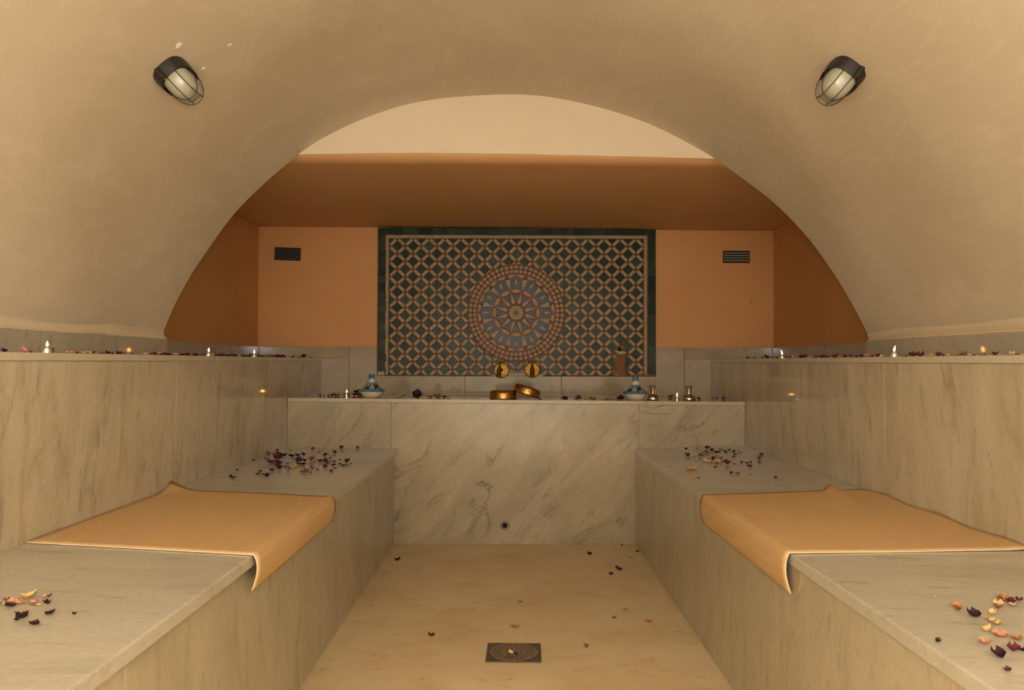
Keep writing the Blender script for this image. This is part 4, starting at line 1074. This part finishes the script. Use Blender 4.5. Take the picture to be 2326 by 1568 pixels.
 'counter': '''-1.222,4.924,0.8049,0.007,d -1.139,4.896,0.8044,0.019,d -1.135,4.943,0.8043,0.017,d -1.102,4.904,0.8042,0.014,d -1.097,5.127,0.8041,0.023,d -1.066,4.859,0.8039,0.014,d -1.053,4.884,0.8039,0.022,d -1.035,4.903,0.8038,0.019,d -1.025,4.935,0.8037,0.016,b -1.147,4.842,0.8044,0.018,y -1.125,4.839,0.8043,0.01,y -1.012,5.064,0.8036,0.019,b -0.987,5.053,0.8035,0.019,b -1,5.38,0.8036,0.038,d -0.932,4.947,0.8031,0.028,b -0.908,5.007,0.803,0.035,b -0.542,4.748,0.8008,0.062,d,R -0.425,4.772,0.8002,0.048,r,R -0.468,4.763,0.8004,0.04,r -0.39,4.796,0.7999,0.022,d -0.369,4.817,0.7998,0.019,o 0.296,4.682,0.7959,0.038,d,R 0.374,4.713,0.7954,0.04,b,R 0.353,4.725,0.7956,0.022,y 0.42,4.738,0.7952,0.029,y 0.45,4.711,0.795,0.044,r 0.513,4.739,0.7946,0.018,y 0.534,4.727,0.7945,0.022,d 0.614,4.742,0.794,0.038,d,R 0.154,4.66,0.7967,0.022,d 0.964,5.088,0.7919,0.026,b 1.073,4.812,0.7913,0.024,d 1.144,4.977,0.7909,0.032,y 1.197,4.988,0.7906,0.019,r 1.224,5.007,0.7904,0.019,d 1.251,4.955,0.7902,0.025,d''',
}

rp = random.Random(21)
def petal_geo(r, curl, cup, wob):
    NU_, NV_ = 5, 6; v, f = [], []
    for j in range(NV_):
        t = j/(NV_-1)
        wd = .5*(sin(pi*min(1, .12+t*.80))**.7)*(1+.12*r.uniform(-1, 1)*wob)
        for i in range(NU_):
            u = -1+2*i/(NU_-1)
            x = u*wd; y = (t-.5)*.95+(-.10*(1-u*u) if j == NV_-1 else 0)*r.uniform(-.3, 1)
            z = cup*(u*u)*.42+curl*(t-.4)**2*1.2+.05*wob*r.uniform(-1, 1)
            v.append((x, y, z))
    for j in range(NV_-1):
        for i in range(NU_-1):
            a = j*NU_+i; f.append((a, a+1, a+NU_+1, a+NU_))
    return v, f
PMESH = {}
for c in 'dbrpyo':
    for k in range(5):
        r = random.Random(ord(c)*10+k)
        v, f = petal_geo(r, r.uniform(.2, .9), r.uniform(.3, 1.0), 1.0)
        z0 = min(q[2] for q in v); v = [(x, y, z-z0) for x, y, z in v]
        me = mesh('petal', v, f); me.materials.append(M['pet_'+c]); me.polygons.foreach_set('use_smooth', [True]*len(me.polygons)); PMESH[c, k] = me
for c in 'dbrop':
    geo = []; r = random.Random(ord(c))
    for k in range(16):
        lay = 0 if k < 4 else 1 if k < 9 else 2
        v, f = petal_geo(r, r.uniform(.5, 1.3), r.uniform(.4, 1.2), 2.2)
        a = k*2.39996+r.uniform(-.3, .3); tilt = (1.25, .80, .25)[lay]+r.uniform(-.3, .3); s = (.40, .50, .52)[lay]*r.uniform(.75, 1.2)
        Mx = Matrix.Rotation(a, 4, 'Z') @ Matrix.Translation((0, (.02, .06, .08)[lay], (.10, .06, .02)[lay])) @ Matrix.Rotation(tilt, 4, 'X') @ Matrix.Rotation(r.uniform(-.4, .4), 4, 'Y') @ Matrix.Translation((0, .4*s, 0)) @ Matrix.Scale(s, 4)
        geo.append(([Mx @ Vector(q) for q in v], f))
    v, f = join_geo(geo); z0 = min(q[2] for q in v); v = [(q[0], q[1], q[2]-z0) for q in v]
    me = mesh('rose', v, f); me.materials.append(M['pet_'+c]); me.polygons.foreach_set('use_smooth', [True]*len(me.polygons)); PMESH[c, 'R'] = me
WHERE = {'left_bench': ('on the left lower bench', 'petals scattered at the far end of the left lower bench'),
         'right_bench': ('on the right lower bench', 'petals scattered at the far end of the right lower bench'),
         'near_left': ('at the near end of left bench', 'petals on the near end of the left lower bench'),
         'near_right': ('at the near end of right bench', 'petals on the near end of the right lower bench'),
         'floor': ('on the floor', 'petals fallen on the floor'), 'drain': ('on the floor drain plate', 'petals on the floor drain'),
         'left_ledge': ('on the left ledge', 'petals along the left high ledge'),
         'right_ledge': ('on the right ledge', 'petals along the right high ledge'),
         'counter': ('on the counter', 'petals on the wash counter')}
CN = {'d': 'black red', 'b': 'burgundy', 'r': 'brown red', 'p': 'pink', 'y': 'cream', 'o': 'ochre'}
def zone(key, x, y, w):
    if key in ('left_bench', 'right_bench'):
        a = 'by counter front' if y > 4.25 else 'mid-scatter' if y > 3.6 else 'towards the mat'
        ax = abs(x); b = 'aisle side' if ax < .85 else 'ledge side' if ax > 1.08 else 'mid-seat'
        return a+', '+b
    if key == 'left_ledge':
        return 'before the nearest candle' if y < 2.308 else 'between nearest and second candle' if y < 3.537 else 'between second and farthest candle' if y < 4.161 else 'beyond the farthest candle'
    if key == 'right_ledge':
        return 'before the nearer candle' if y < 2.923 else 'between the two candles' if y < 4.136 else 'beyond the far candle'
    if key == 'counter':
        return 'left of left tagine' if x < -.86 else 'left of the brass bowls' if x < -.13 else 'between bowls and right tagine' if x < .66 else 'right of the flasks' if x > 1.03 else 'between the flasks'
    if key in ('near_left', 'near_right'):
        return 'nearest the camera' if y < 1.34 else 'nearest the mat' if y > 1.62 else 'mid-scatter'
    if key == 'floor':
        return ('left of the aisle' if x < -.2 else 'right of the aisle' if x > .2 else 'mid-aisle')+(' by the counter' if y > 3.9 else ' beyond the drain' if y > 3.05 else ' beside the drain')
    return ''
FIRST = {}; SEEN = {}
ORD = ('largest', 'second largest', 'third largest', 'fourth largest')
rows = []
for key, txt in PETALS.items():
    for q in txt.split():
        a = q.split(','); rows.append([key, float(a[0]), float(a[1]), float(a[2]), float(a[3]), a[4], len(a) > 5])
by = {}
for r_ in rows: by.setdefault((r_[0], r_[5], r_[6], zone(r_[0], r_[1], r_[2], r_[4])), []).append(r_)
for key, x, y, z, w, c, rose in rows:
    k = 'R' if rose else rp.randrange(5)
    me = PMESH[c, k]
    o = bpy.data.objects.new('dried_rose' if rose else 'rose_petal', me); COL.objects.link(o)
    s = w*(1.05 if rose else rp.uniform(.95, 1.15))
    hz = 1.0 if not rose else .95
    if key in ('near_left', 'near_right') and w > .018: hz = .8
    o.scale = (s*rp.uniform(.8, 1.1), s, s*hz*rp.uniform(.8, 1.15))
    o.rotation_euler = (rp.uniform(-.12, .12), rp.uniform(-.12, .12), rp.uniform(0, 2*pi))
    if key.endswith('ledge'): o.scale = (s, s*.8, s*rp.uniform(.8, 1.25))
    o.location = (x, y, z+.0004+(.0008 if not key.endswith('ledge') else 0))
    zn = zone(key, x, y, w)
    grp = by[key, c, rose, zn]
    base = '%s %s %s%s' % (CN[c], 'dried rose head' if rose else 'petal', WHERE[key][0], (', '+zn) if zn else '')
    if len(grp) == 1: lab = base
    else:
        g = sorted(grp, key=lambda r_: math.hypot(r_[1], r_[2])); n = len(g)
        i = [q for q, r_ in enumerate(g) if r_[1] == x and r_[2] == y][0]
        o1 = ('nearest', 'second nearest', 'third nearest', 'fourth nearest', 'fifth nearest', 'sixth nearest', 'seventh nearest', 'eighth nearest', 'ninth nearest', 'tenth nearest')
        o2 = ('farthest', 'second farthest', 'third farthest', 'fourth farthest', 'fifth farthest', 'sixth farthest', 'seventh farthest', 'eighth farthest', 'ninth farthest', 'tenth farthest')
        lab = (o1[i] if i < (n+1)//2 else o2[n-1-i])+' '+base
    tag(o, lab, 'rose' if rose else 'petal', WHERE[key][1])
